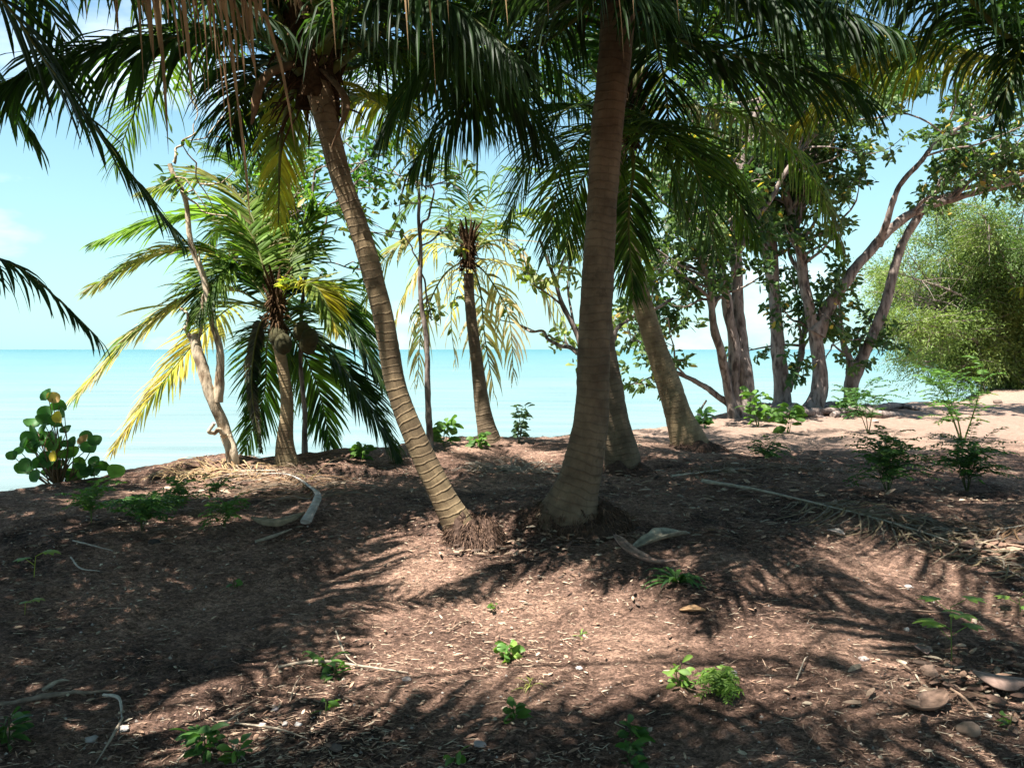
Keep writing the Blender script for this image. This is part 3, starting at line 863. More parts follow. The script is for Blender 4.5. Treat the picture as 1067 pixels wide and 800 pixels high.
# --- palm on the left of the bank
b = G(300, 484)
Yd = b[1]
dp = empty('coconut_palm', b, 'small coconut palm on the left bank with drooping yellow green fronds against the sea', 'palm tree', GPALM)
trunk_mesh(dp, [np.array([b[0], b[1], b[2] - .1]), P(297, 462, Yd), P(299, 420, Yd), P(294, 380, Yd), P(288, 348, Yd)], [.14, .09, .066, .056, .052, .06], M['bark_b'], seed=21, seg=22, step=.018)
dc = P(288, 325, Yd)
crown_heart(dp, dc, 22, r=.07, h=.35)
LG = dict(L_=.6, w=.034, n=105, hang=.32, r0=.02)
YG = np.array([.085, .155, .03])
frond(dp, [dc, P(230, 300, 9.2), P(150, 340, 9), P(78, 412, 8.8)], seed=71, col=YG, col2=STRAW * .8, **LG)
frond(dp, [dc, P(240, 320, 9.6), P(180, 385, 9.9), P(118, 468, 10)], seed=72, col=LIGHT, col2=STRAW, tipcol=BROWN, label='half withered straw coloured frond', **LG)
frond(dp, [dc, P(240, 270, 9.2), P(170, 262, 9), P(92, 300, 8.8)], seed=73, col=YG, col2=STRAW * .55, **LG)
frond(dp, [dc, P(255, 235, 9.0), P(190, 225, 8.8), P(100, 252, 8.6)], seed=74, col=YG, col2=LIGHT * 1.5, **LG)
frond(dp, [dc, P(260, 220, 9.4), P(215, 185, 9.6), P(150, 200, 9.8)], seed=75, col=LIGHT, col2=STRAW * .55, **LG)
frond(dp, [dc, P(275, 240, 9.6), P(255, 180, 9.8), P(215, 150, 10)], seed=76, col=GREEN * 1.3, col2=LIGHT, **LG)
frond(dp, [dc, P(295, 240, 9.6), P(300, 175, 9.8), P(330, 145, 10)], seed=77, col=GREEN * 1.3, col2=LIGHT, **LG)
frond(dp, [dc, P(310, 250, 9.3), P(345, 220, 9.2), P(390, 260, 9)], seed=78, col=GREEN * 1.2, col2=LIGHT, **LG)
frond(dp, [dc, P(320, 300, 9.2), P(360, 330, 9.1), P(400, 400, 9)], seed=79, col=GREEN * 1.2, col2=DARK, **LG)
frond(dp, [dc, P(325, 350, 9.0), P(370, 400, 8.9), P(415, 475, 8.8)], seed=80, col=GREEN, col2=DARK * 1.5, **LG)
frond(dp, [dc, P(300, 300, 8.6), P(330, 300, 8.3), P(352, 345, 8.1)], seed=81, col=YEL * .7, col2=LIGHT, **{**LG, 'L_': .4})
frond(dp, [dc, P(270, 340, 9.1), P(262, 400, 9.0), P(272, 470, 9.0)], seed=82, col=GREY * .35, col2=DARK, ref=(0, 1, 0), label='dead dark frond hanging along the trunk', **{**LG, 'L_': .15})
frond(dp, [dc, P(305, 350, 9.6), P(330, 400, 9.8), P(345, 465, 9.9)], seed=83, col=LIGHT, col2=GREEN, **LG)
frond(dp, [dc, P(278, 360, 9.8), P(275, 410, 10), P(255, 470, 10)], seed=84, col=LIGHT, col2=GREEN, **LG)
frond(dp, [dc, P(250, 280, 8.8), P(225, 290, 8.5), P(205, 330, 8.3)], seed=85, col=GREEN, col2=LIGHT, **LG)
frond(dp, [dc, P(270, 260, 9.9), P(235, 230, 10.2), P(215, 260, 10.4)], seed=86, col=GREEN, col2=LIGHT, **LG)
frond(dp, [dc, P(310, 320, 9.8), P(350, 300, 10.3), P(395, 350, 10.6)], seed=87, col=LIGHT, col2=LIGHT * 1.5, **LG)
coconuts(dp, dc + np.array([.18, -.08, -.12]), 5, 23, col=(.05, .045, .02), spread=.16, size=.085)

# --- palm behind, in the middle distance
b = G(513, 462)
Ye = b[1] + .15
ep = empty('coconut_palm', (b[0], Ye, b[2]), 'grey coconut palm at the water edge with withered fronds hanging round its crown', 'palm tree', GPALM)
trunk_mesh(ep, [np.array([b[0], Ye, b[2] - .15]), P(503, 425, Ye), P(496, 370, Ye), P(490, 320, Ye), P(488, 285, Ye)], [.16, .095, .075, .065, .058, .058], M['bark_a'], seed=24, seg=20, step=.02)
ec = P(488, 268, Ye)
crown_heart(ep, ec, 25, r=.07, h=.3)
FE = dict(L_=.52, w=.034, n=40, r0=.018)
for k, (pts, c1, c2, lab) in enumerate([
    ([P(455, 255, 11), P(425, 300, 11), P(410, 340, 11)], STRAW, LIGHT, 1), ([P(460, 290, 10.7), P(440, 340, 10.6), P(435, 400, 10.5)], GREY * 1.2, STRAW, 1),
    ([P(520, 250, 11), P(555, 280, 11), P(580, 340, 11)], STRAW * .8, GREY, 1), ([P(510, 290, 10.6), P(530, 330, 10.5), P(535, 390, 10.4)], GREY, STRAW, 1),
    ([P(470, 225, 11.2), P(440, 205, 11.3), P(405, 240, 11.4)], LIGHT, GREEN, 0), ([P(490, 220, 11.2), P(480, 180, 11.3), P(450, 160, 11.4)], LIGHT, GREEN * 1.2, 0),
    ([P(505, 220, 11.2), P(520, 180, 11.3), P(560, 175, 11.4)], LIGHT, GREEN, 0), ([P(520, 235, 10.6), P(560, 220, 10.3), P(600, 260, 10)], LIGHT, YEL * .5, 0),
    ([P(480, 290, 11.6), P(470, 330, 12), P(475, 380, 12.2)], STRAW, GREY, 1), ([P(525, 275, 11.5), P(570, 300, 12), P(600, 370, 12.3)], GREY, STRAW, 1),
    ([P(450, 240, 10.6), P(400, 270, 10.3), P(375, 330, 10.1)], LIGHT, STRAW * .7, 0), ([P(500, 300, 10.4), P(505, 350, 10.3), P(515, 410, 10.3)], GREY, STRAW, 1)]):
    frond(ep, [ec] + pts, seed=90 + k, hang=.9 if lab else .55, col=c1, col2=c2, keep=.6 if lab else .85, label='withered pale frond hanging down' if lab else None, **FE)

# --- palm out of view to the left of the camera, whose fronds hang into the picture and shade the ground
b = np.array([-3.9, 1.6]); z = float(hgt(b[0], b[1]))
np_ = empty('coconut_palm', (b[0], b[1], z), 'near coconut palm at left edge, its dry brown leaflets hanging into view at top left', 'palm tree', GPALM)
trunk_mesh(np_, [(-3.9, 1.6, z - .1), (-3.8, 1.7, z + .5), (-3.5, 1.9, 2.2), (-3.2, 2.1, 4.1)], [.26, .17, .15, .14], M['bark_a'], seed=31, seg=20, step=.03)
nc = np.array([-3.15, 2.15, 4.25])
crown_heart(np_, nc, 32, r=.19)
frond(np_, [nc, (-2.85, 3.0, 3.9), P(-20, -25, 4.1), P(48, 65, 4.3), P(112, 150, 4.4), P(186, 245, 4.5)], seed=101, L_=.5, w=.03, n=80, hang=.45, col=DARK, col2=GREEN * .6, petiole=.3, tipcol=DARK)
frond(np_, [nc, (-2.9, 3.2, 3.5), P(-90, 235, 4.2), P(0, 268, 4.2), P(50, 302, 4.2), P(102, 352, 4.2)], seed=102, L_=.42, w=.026, n=80, hang=.75, col=DARK * 1.2, col2=GREEN * .7, petiole=.3)
frond(np_, [nc, (-2.5, 2.6, 4.0), P(-10, -70, 3.0), P(120, -70, 2.9), P(235, -45, 2.9), P(330, -10, 2.9)], seed=103, L_=.55, w=.022, n=150, hang=3.0, keep=.8, col=BROWN * .85, col2=STRAW * .7, petiole=.3, mat='dry', label='dead brown frond with dry leaflets hanging straight down', raccol=(.2, .13, .08), ragged=.35, twist=1.2, lift=-.2, lprof=lambda v: .12 + (.95 * np.exp(-((v - .78) / .085) ** 2) + .35 * np.exp(-((v - .45) / .08) ** 2)))
frond(np_, [nc, (-2.3, 2.6, 4.3), P(150, -170, 3.2), P(370, -105, 3.3), P(520, -80, 3.3), P(700, -40, 3.3)], seed=104, L_=.6, w=.013, n=46, hang=3.0, keep=.3, col=BROWN, col2=STRAW, petiole=.35, mat='dry', label='dead brown frond with dry leaflets hanging straight down', raccol=(.2, .13, .08), ragged=.35, twist=1.0, lift=-.2)
frond(np_, [nc, (-2.4, 2.9, 4.3), P(60, -100, 3.9), P(200, -30, 4.1), P(300, 30, 4.2)], seed=105, L_=.6, hang=.9, col=DARK * 1.3, col2=GREEN * .8)
auto_fronds(np_, nc, 36, 61, el=(78, 5), nl=60, w=.045, Lr=(3.2, 4.0), col=GREEN, col2=DARK)

# --- unseen palms added behind and beside the camera so their crowns shade the foreground
for k, (gx, gy, gh, lab) in enumerate([
        (-1.0, -2.9, 4.8, 'unseen coconut palm added for shade behind the camera, nearest of those behind'),
        (3.6, -1.6, 5.0, 'unseen coconut palm added for shade behind and right of the camera'),
        (-6.3, 4.0, 4.6, 'unseen coconut palm added for shade left of the near one, outside the view'),
        (-4.6, -2.0, 4.9, 'unseen coconut palm added for shade behind and left of the camera'),
        (1.4, 0.4, 5.2, 'unseen coconut palm added for shade, its tall crown right above the camera')]):
    gz = float(hgt(gx, gy))
    ge = empty('coconut_palm', (gx, gy, gz), lab, 'palm tree', GPALM)
    gc = np.array([gx + .2, gy + .3, gh])
    trunk_mesh(ge, [(gx, gy, gz - .1), (gx, gy, gz + .5), (gx + .1, gy + .1, 2.2), tuple(gc)], [.26, .17, .15, .14], M['bark_a'], seed=50 + k, seg=16, step=.04)
    crown_heart(ge, gc, 55 + k, r=.19)
    auto_fronds(ge, gc, 38, 80 + k, el=(80, -12), Lr=(3.3, 4.2), nl=48, w=.07, S=4, col=GREEN, col2=DARK)

# --- palm out of view to the right
b = np.array([4.5, 6.3]); z = float(hgt(b[0], b[1]))
rp_ = empty('coconut_palm', (b[0], b[1], z), 'coconut palm beyond the right edge whose green fronds reach into the top right corner', 'palm tree', GPALM)
trunk_mesh(rp_, [(4.5, 6.3, z - .1), (4.45, 6.3, z + .5), (4.3, 6.25, 2.2), (4.1, 6.2, 3.7)], [.26, .17, .15, .14], M['bark_a'], seed=41, seg=20, step=.03)
rc = np.array([4.05, 6.2, 3.85])
crown_heart(rp_, rc, 42, r=.19)
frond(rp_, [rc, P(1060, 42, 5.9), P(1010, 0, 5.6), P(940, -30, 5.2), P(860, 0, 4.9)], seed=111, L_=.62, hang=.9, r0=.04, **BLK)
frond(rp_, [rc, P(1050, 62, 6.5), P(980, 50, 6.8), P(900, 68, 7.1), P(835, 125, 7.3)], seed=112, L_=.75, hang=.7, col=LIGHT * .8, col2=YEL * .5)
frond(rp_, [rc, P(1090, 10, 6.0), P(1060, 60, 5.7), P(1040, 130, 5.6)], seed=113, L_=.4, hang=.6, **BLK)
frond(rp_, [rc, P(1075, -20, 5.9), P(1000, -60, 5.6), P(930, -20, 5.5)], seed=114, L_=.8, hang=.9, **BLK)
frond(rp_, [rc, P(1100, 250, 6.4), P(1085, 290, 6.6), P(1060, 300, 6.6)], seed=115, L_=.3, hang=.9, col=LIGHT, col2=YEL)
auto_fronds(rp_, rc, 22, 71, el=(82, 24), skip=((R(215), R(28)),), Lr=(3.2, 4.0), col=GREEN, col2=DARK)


# ------------------------------------------------------------------ broadleaf trees
def leaves(geo, base, d, ln, wd, col, r, hang=.35, S=4, oval=True):
    n = len(base)
    prof = np.interp(np.linspace(0, 1, S), [0, .3, .65, 1], [.15, .75, 1, .25]) if oval else None
    blades(geo, base, d, r.normal(0, 1, (n, 3)), ln * (1 + r.normal(0, .2, n)).clip(.4, 1.6), wd * (1 + r.normal(0, .2, n)).clip(.4, 1.6), col, hang, S=S, prof=prof, fold=.12, twist=r.normal(0, .4, n))


def branch_tree(name, base, label, cat, limbs, mat, leafcol, leafcol2, seed, sub=(5, 1.1), twigs=4, rosette=12, ll=.135, lw=.062, start=.35,
                group=None, twig_len=.45, spread=.8, up=.25, extra=None, bare=()):
    r = np.random.default_rng(seed)
    e = empty(name, base, label, cat, group)
    tg, cg = Geo(), Geo()
    tips = []
    for li, (pts, r0, r1) in enumerate(limbs):
        n = 40
        pth = smooth_path(pts, n)
        wob = np.stack([vn(np.linspace(0, 6, n) + seed + li * 9, np.full(n, c * 5.)) for c in range(3)], 1) * .09
        pth = pth + wob * np.linspace(0, 1, n)[:, None] ** .5
        rad = np.interp(np.linspace(0, 1, n), [0, .1, .25, 1], [r0 * 1.05, r0 * .75, r0 * .62, r1 * .8])
        tube(tg, pth, rad, 12, lump=.16, seed=seed + li)
        if li in bare: continue
        ln = np.linalg.norm(np.diff(pth, axis=0), axis=1).sum()
        ns = max(2, int(sub[0] * ln / 2))
        for k in range(ns):
            q = start + (1 - start) * (k + r.random() * .8) / ns
            i0 = min(n - 1, int(q * n))
            p = pth[i0]
            t = norm(pth[min(n - 1, i0 + 1)] - pth[max(0, i0 - 1)])
            d = t * .6 + r.normal(0, spread, 3) + np.array([0, 0, up])
            if up > .25: d[2] = abs(d[2])
            d = norm(d)
            L1 = sub[1] * r.uniform(.5, 1.3)
            pts2 = [p]
            dd = d
            for _ in range(4):
                dd = norm(dd + r.normal(0, .22, 3) + np.array([0, 0, .05])); pts2.append(pts2[-1] + dd * L1 / 4)
            p2 = smooth_path(pts2, 10)
            tube(tg, p2, np.linspace(min(rad[i0] * .55, .035), .007, 10), 6, seed=k)
            for w_ in range(twigs):
                s = p2[int(3 + 6 * (w_ + 1) / twigs)]
                d3 = norm(dd * .5 + r.normal(0, .75, 3) + np.array([0, 0, .15]))
                tl = twig_len * r.uniform(.4, 1.2)
                p3 = smooth_path([s, s + d3 * tl * .5, s + norm(d3 + r.normal(0, .3, 3)) * tl], 5)
                tube(tg, p3, np.linspace(.008, .004, 5), 4, cap=False)
                tips.append((p3[-1], d3)); tips.append((p3[2], d3))
    if tips:
        tp_ = np.array([t[0] for t in tips]); td = np.array([t[1] for t in tips])
        idx = np.repeat(np.arange(len(tips)), rosette)
        n = len(idx)
        d = norm(td[idx] * .6 + r.normal(0, .8, (n, 3)))
        mixv = np.clip(vn(tp_[idx, 0] * 1.7 + seed, tp_[idx, 2] * 1.7) * 1.2 + .5 + r.normal(0, .22, n), 0, 1)[:, None]
        c = np.asarray(leafcol) * (1 - mixv) + np.asarray(leafcol2) * mixv
        yel = r.random(n) < .025
        c[yel] = (.42, .30, .06)
        leaves(cg, tp_[idx] + r.normal(0, .05, (n, 3)), d, ll, lw, c * (1 + r.normal(0, .15, (n, 1))), r)
    tg.build('trunk', mat, e)
    if cg.n: cg.build('crown', M['broad'], e)
    return e


AG = 'broadleaf shore trees on the right bank'
BG, BG2 = (.035, .075, .028), (.10, .15, .05)
Y1 = 15.0
b1 = G(772, 434)
Y1 = b1[1]
branch_tree('shore_tree', b1, 'broadleaf tree with fluted pale bundled trunk, leftmost of the right bank trees', 'tree', [
    ([b1 - [0, 0, .2], P(766, 410, Y1), P(762, 340, Y1), P(750, 270, Y1), P(735, 200, Y1)], .17, .05),
    ([b1 + [.1, 0, -.2], P(776, 400, Y1), P(770, 330, Y1 + .2), P(766, 230, Y1 + .3), P(780, 150, Y1 + .3), P(800, 80, Y1 + .2)], .19, .05),
    ([b1 + [-.1, -.1, -.2], P(757, 400, Y1 - .1), P(746, 350, Y1 - .3), P(735, 280, Y1 - .5), P(700, 220, Y1 - .6)], .12, .03),
    ([P(765, 425, Y1), P(735, 402, Y1), P(700, 385, Y1), P(672, 360, Y1 - .2)], .075, .02),
    ([P(770, 260, Y1 + .2), P(800, 210, Y1 + .1), P(840, 150, Y1), P(880, 110, Y1 - .3)], .07, .03),
], M['bark_c'], BG, BG2, 201, group=AG, sub=(11, 1.3), rosette=14, up=.5, start=.5)
b2 = G(815, 428); Y2 = b2[1]
branch_tree('shore_tree', b2, 'straight grey broadleaf tree forking low, second from left on the right bank', 'tree', [
    ([b2 - [0, 0, .2], P(815, 400, Y2), P(808, 340, Y2), P(806, 270, Y2), P(800, 200, Y2), P(815, 120, Y2)], .2, .05),
    ([P(818, 405, Y2), P(832, 380, Y2 + .1), P(838, 350, Y2 + .3), P(842, 330, Y2 + .5)], .11, .05),
    ([P(805, 300, Y2), P(785, 230, Y2), P(750, 170, Y2 - .5)], .08, .03),
    ([P(806, 250, Y2), P(826, 190, Y2 + .3), P(860, 130, Y2 + .6), P(900, 80, Y2 + .6)], .08, .03),
], M['bark_c'], BG, BG2, 211, group=AG, sub=(11, 1.3), rosette=14, up=.5, start=.5)
b3 = G(840, 430); Y3 = b3[1]
branch_tree('shore_tree', b3, 'curved broadleaf tree with a bowed base and long limb reaching up right to the edge', 'tree', [
    ([b3 - [.1, 0, .2], P(855, 405, Y3), P(850, 350, Y3), P(836, 280, Y3), P(824, 220, Y3), P(810, 160, Y3)], .2, .06),
    ([P(850, 348, Y3), P(872, 305, Y3), P(905, 265, Y3), P(945, 225, Y3), P(1000, 205, Y3), P(1075, 185, Y3)], .15, .05),
    ([P(915, 255, Y3), P(925, 230, Y3 - .3), P(940, 190, Y3 - .5), P(985, 145, Y3 - .8), P(1035, 115, Y3 - .9)], .08, .03),
    ([P(826, 220, Y3), P(850, 160, Y3), P(890, 120, Y3 - .3), P(940, 90, Y3 - .5)], .08, .03),
    ([P(985, 208, Y3), P(1020, 180, Y3), P(1065, 150, Y3 + .3), P(1110, 120, Y3)], .06, .02),
    ([P(840, 300, Y3), P(822, 255, Y3 + .4), P(830, 200, Y3 + .8)], .06, .03),
], M['bark_c'], BG, BG2, 221, group=AG, sub=(8, 1.2), rosette=13, start=.55, up=.4)
b4 = G(883, 430); Y4 = b4[1]
branch_tree('shore_tree', b4, 'forked broadleaf tree nearest the olive bush, with a long straight limb leaning right', 'tree', [
    ([b4 - [0, 0, .2], P(889, 400, Y4), P(905, 360, Y4), P(922, 320, Y4), P(938, 265, Y4), P(962, 213, Y4)], .17, .08),
    ([P(886, 405, Y4), P(884, 375, Y4), P(876, 345, Y4), P(868, 320, Y4)], .11, .03),
    ([P(888, 395, Y4), P(897, 372, Y4 + .2), P(893, 345, Y4 + .4)], .06, .02),
    ([P(880, 370, Y4), P(868, 360, Y4 - .3), P(858, 375, Y4 - .5)], .03, .01),
    ([P(962, 213, Y4), P(1010, 195, Y4), P(1080, 175, Y4)], .07, .03),
], M['bark_c'], BG, BG2, 231, group=AG, sub=(7, .9), rosette=12, start=.35, bare=(0,))
# exposed roots along the bank
gg = Geo()
rr_ = np.random.default_rng(5)
for k in range(11):
    x0 = 772 + k * 11 + rr_.normal(0, 6); y0 = 433 + rr_.normal(0, 3)
    pts = [G(x0, y0, .03), G(x0 + 25, y0 + rr_.normal(1, 2), .09), G(x0 + 50, y0 + rr_.normal(0, 3), .05), G(x0 + 78, y0 + rr_.normal(0, 3), -.02)]
    tube(gg, smooth_path(pts, 24), np.interp(np.linspace(0, 1, 24), [0, .5, 1], [.05, .075, .025]), 8, lump=.25, seed=k)
tagp(gg.build('exposed_roots', M['bark_c'], origin=G(820, 436)), 'tangle of thick grey roots lying along the edge of the right bank', 'roots')

# left twin stemmed tree
b5 = G(245, 484); Y5 = b5[1] - .05
branch_tree('shore_tree', b5, 'bare leaning tree with notched pale trunk and a broken stub, left of the small palm', 'tree', [
    ([b5 - [0, 0, .15], P(238, 462, Y5), P(228, 430, Y5), P(217, 398, Y5), P(206, 370, Y5), P(198, 350, Y5)], .088, .06),
    ([P(226, 418, Y5), P(229, 370, Y5), P(222, 330, Y5), P(208, 280, Y5), P(195, 230, Y5), P(181, 170, Y5)], .055, .025),
    ([P(198, 352, Y5), P(194, 332, Y5), P(191, 325, Y5)], .03, .012),
    ([P(203, 362, Y5), P(209, 340, Y5), P(213, 290, Y5), P(213, 262, Y5)], .022, .01),
    ([P(238, 455, Y5), P(226, 448, Y5 - .1), P(219, 444, Y5 - .15)], .035, .02),
    ([P(181, 170, Y5), P(186, 150, Y5), P(205, 135, Y5)], .018, .008),
    ([P(190, 200, Y5), P(205, 215, Y5), P(235, 222, Y5)], .015, .006),
], M['bark_d'], GREEN * 1.3, LIGHT, 241, sub=(2, .5), twigs=2, rosette=4, ll=.12, lw=.05, bare=(0, 1, 2, 3, 4), start=.6)
b6 = G(448, 468); Y6 = b6[1]
branch_tree('slender_tree', b6, 'very thin bare stemmed tree with sparse leaves between the leaning palm and the grey palm', 'tree', [
    ([b6 - [0, 0, .1], P(447, 420, Y6), P(444, 350, Y6), P(438, 290, Y6), P(436, 240, Y6), P(440, 200, Y6), P(430, 150, Y6)], .05, .015),
    ([P(437, 245, Y6), P(448, 215, Y6), P(452, 180, Y6)], .02, .008), ([P(438, 280, Y6), P(425, 250, Y6), P(408, 235, Y6)], .015, .006),
], M['bark_c'], LIGHT * .7, (.16, .18, .07), 251, sub=(3.5, .7), twigs=3, rosette=6, ll=.11, lw=.05, start=.55)
b7 = G(596, 462); Y7 = b7[1] + .6
branch_tree('shore_tree', np.array([b7[0], Y7, b7[2]]), 'pale leafy tree beyond the thick palm, its light foliage hanging over the water', 'tree', [
    ([P(610, 470, Y7), P(615, 420, Y7), P(600, 350, Y7), P(580, 300, Y7), P(560, 250, Y7)], .07, .02),
    ([P(612, 400, Y7), P(650, 340, Y7 + .3), P(700, 310, Y7 + .5)], .05, .02),
    ([P(606, 370, Y7), P(570, 350, Y7 + .3), P(540, 340, Y7 + .5)], .04, .015),
], M['bark_c'], LIGHT, (.24, .27, .10), 261, sub=(4, .9), twigs=4, rosette=7, ll=.12, lw=.055, start=.35)
b8 = G(330, 478); Y8 = b8[1] + .4
branch_tree('shore_tree', np.array([b8[0], Y8, b8[2]]), 'bright green leafy tree showing behind the upper fronds of the small left palm', 'tree', [
    ([P(318, 482, Y8), P(316, 400, Y8), P(318, 300, Y8), P(322, 230, Y8), P(330, 180, Y8)], .04, .015),
    ([P(318, 290, Y8), P(335, 240, Y8), P(350, 205, Y8)], .025, .01),
], M['bark_c'], (.06, .14, .03), (.13, .24, .05), 271, sub=(7, .7), twigs=4, rosette=9, ll=.09, lw=.04, start=.65)


# olive mangrove-like bush over the inlet on the right
def olive_bush():
    r = np.random.default_rng(77)
    base = P(1075, 408, 26.5); base[2] = float(hgt(base[0], base[1]))
    e = empty('mangrove_tree', base, 'wide feathery olive green tree leaning out over the inlet at the right', 'tree')
    tg, cg = Geo(), Geo()
    tips = []
    for k in range(115):
        tx = r.uniform(908, 1150); ty = r.uniform(200, 398)
        if tx < 960 and ty < 250: continue
        if (tx - 1065) ** 2 / 160 ** 2 + (ty - 310) ** 2 / 115 ** 2 > 1.0: continue
        Yt = 26 + r.uniform(-3, 3)
        end = P(tx, ty, Yt)
        mid = base * .45 + end * .55 + np.array([0, 0, .5]) + r.normal(0, .3, 3)
        pth = smooth_path([base + r.normal(0, .2, 3) * [1, 1, 0], mid, end], 22)
        tube(tg, pth, np.linspace(.07, .01, 22), 6, (1, 1, 1), lump=.1, seed=k)
        for q in range(34):
            s = pth[r.integers(8, 22)]
            d = norm(r.normal(0, 1, 3) + np.array([-.3, 0, .25]))
            l1 = r.uniform(.4, 1.2)
            p3 = smooth_path([s, s + d * l1 * .5, s + d * l1 + [0, 0, -.12 * l1]], 6)
            tube(tg, p3, np.linspace(.012, .004, 6), 3, cap=False)
            for w_ in range(1, 6): tips.append((p3[w_], d))
    tp_ = np.array([t[0] for t in tips]); td = np.array([t[1] for t in tips])
    kk = vn(tp_[:, 0] * 1.1 + 4, tp_[:, 2] * 1.5 + tp_[:, 1] * .8) > -.3 + .07 * r.normal(0, 1, len(tp_))
    tp_, td = tp_[kk], td[kk]
    tips = tp_
    ro = 24
    idx = np.repeat(np.arange(len(tips)), ro); n = len(idx)
    mixv = np.clip(vn(tp_[idx, 0] * .9, tp_[idx, 2] * .9 + 3) * 1.6 + .5 + r.normal(0, .2, n), 0, 1)[:, None]
    c = np.array([.075, .125, .03]) * (1 - mixv) + np.array([.16, .21, .055]) * mixv
    c = c * (1 + r.normal(0, .15, (n, 1)))
    leaves(cg, tp_[idx] + r.normal(0, .13, (n, 3)), norm(td[idx] + r.normal(0, .8, (n, 3))), .095, .03, c, r, S=3)
    tg.build('trunk', M['bark_c'], e); cg.build('crown', M['broad'], e)


olive_bush()


# ------------------------------------------------------------------ small plants
def plant(name, p, label, cat, kind='broad', h=.3, n=12, ll=.1, lw=.05, c1=GREEN * 1.5, c2=LIGHT, seed=0, group=None, stems=1, wide=.5):
    r = np.random.default_rng(seed + 900)
    e = empty(name, p, label, cat, group)
    sg, fg = Geo(), Geo()
    c1 = np.asarray(c1, float); c2 = np.asarray(c2, float)
    for s in range(stems):
        a = r.random() * 6.28
        lean = wide * r.random() if stems > 1 else .15
        top = p + np.array([math.cos(a) * h * lean, math.sin(a) * h * lean, h * r.uniform(.75, 1.1)])
        pth = smooth_path([p - [0, 0, .03], p * .5 + top * .5 + r.normal(0, .04 * h, 3), top], 12)
        tube(sg, pth, np.linspace(max(.003, h * .014), .002, 12), 5, c1 * .8 + [.06, .04, .02])
        if kind == 'feather':
            for q in range(n):
                bpt = pth[r.integers(4, 12)]
                aa = r.random() * 6.28
                d = norm(np.array([math.cos(aa), math.sin(aa), r.uniform(.1, .9)]))
                fl = ll * r.uniform(.7, 1.3)
                pp = smooth_path([bpt, bpt + d * fl * .5 + [0, 0, .02], bpt + d * fl + [0, 0, -.15 * fl]], 14)
                tube(sg, pp, np.linspace(.0025, .001, 14), 3, c1, cap=False)
                T, S_, U = frames(pp)
                for sg_ in (-1, 1):
                    dd = norm(S_[2:] * sg_ + T[2:] * .5 + r.normal(0, .15, S_[2:].shape))
                    m_ = np.clip(r.normal(.5, .3, len(dd)), 0, 1)[:, None]
                    leaves(fg, pp[2:], dd, lw * 1.6, lw * .55, c1 * (1 - m_) + c2 * m_, r, S=3, hang=.2)
        elif kind == 'strap':
            aa = r.random(n) * 6.28
            d = np.stack([np.cos(aa), np.sin(aa), r.uniform(.3, 1.4, n)], 1)
            m_ = r.random((n, 1))
            blades(fg, np.tile(p, (n, 1)) + r.normal(0, .008, (n, 3)), d, np.stack([-np.sin(aa), np.cos(aa), aa * 0], 1), ll * r.uniform(.6, 1.2, n), lw, c1 * (1 - m_) + c2 * m_, .5, S=7, prof=np.interp(np.linspace(0, 1, 7), [0, .5, 1], [.3, 1, .05]))
        elif kind == 'lobed':
            for q in range(n):
                bpt = pth[int(np.clip(11 - q * 7 / max(1, n), 3, 11))]
                aa = q * 2.4 + r.normal(0, .3)
                pd = norm(np.array([math.cos(aa), math.sin(aa), .5]))
                tip = bpt + pd * ll * .9
                tube(sg, smooth_path([bpt, tip], 5), .002, 4, c1, cap=False)
                na = 5
                ang = aa + np.linspace(-1.3, 1.3, na)
                d = np.stack([np.cos(ang), np.sin(ang), np.full(na, r.uniform(-.1, .4))], 1)
                m_ = np.full((na, 1), r.random())
                blades(fg, np.tile(tip, (na, 1)), d, np.stack([-np.sin(ang), np.cos(ang), ang * 0], 1), ll * np.array([.6, .85, 1, .85, .6]), lw, c1 * (1 - m_) + c2 * m_, .3, S=6, prof=np.array([.12, .6, 1, .95, .55, .03]), fold=.1)
        else:
            k = r.integers(3, 12, n)
            aa = r.random(n) * 6.28
            d = np.stack([np.cos(aa), np.sin(aa), r.uniform(-.1, .9, n)], 1)
            m_ = np.clip(r.normal(.5, .3, n), 0, 1)[:, None]
            bpos = pth[k] + d * ll * .2
            leaves(fg, bpos, d, ll, lw, c1 * (1 - m_) + c2 * m_, r, S=6, hang=.35)
    sg.build('stem', M['broad'], e)
    fg.build('foliage', M['broad'], e)
    return e


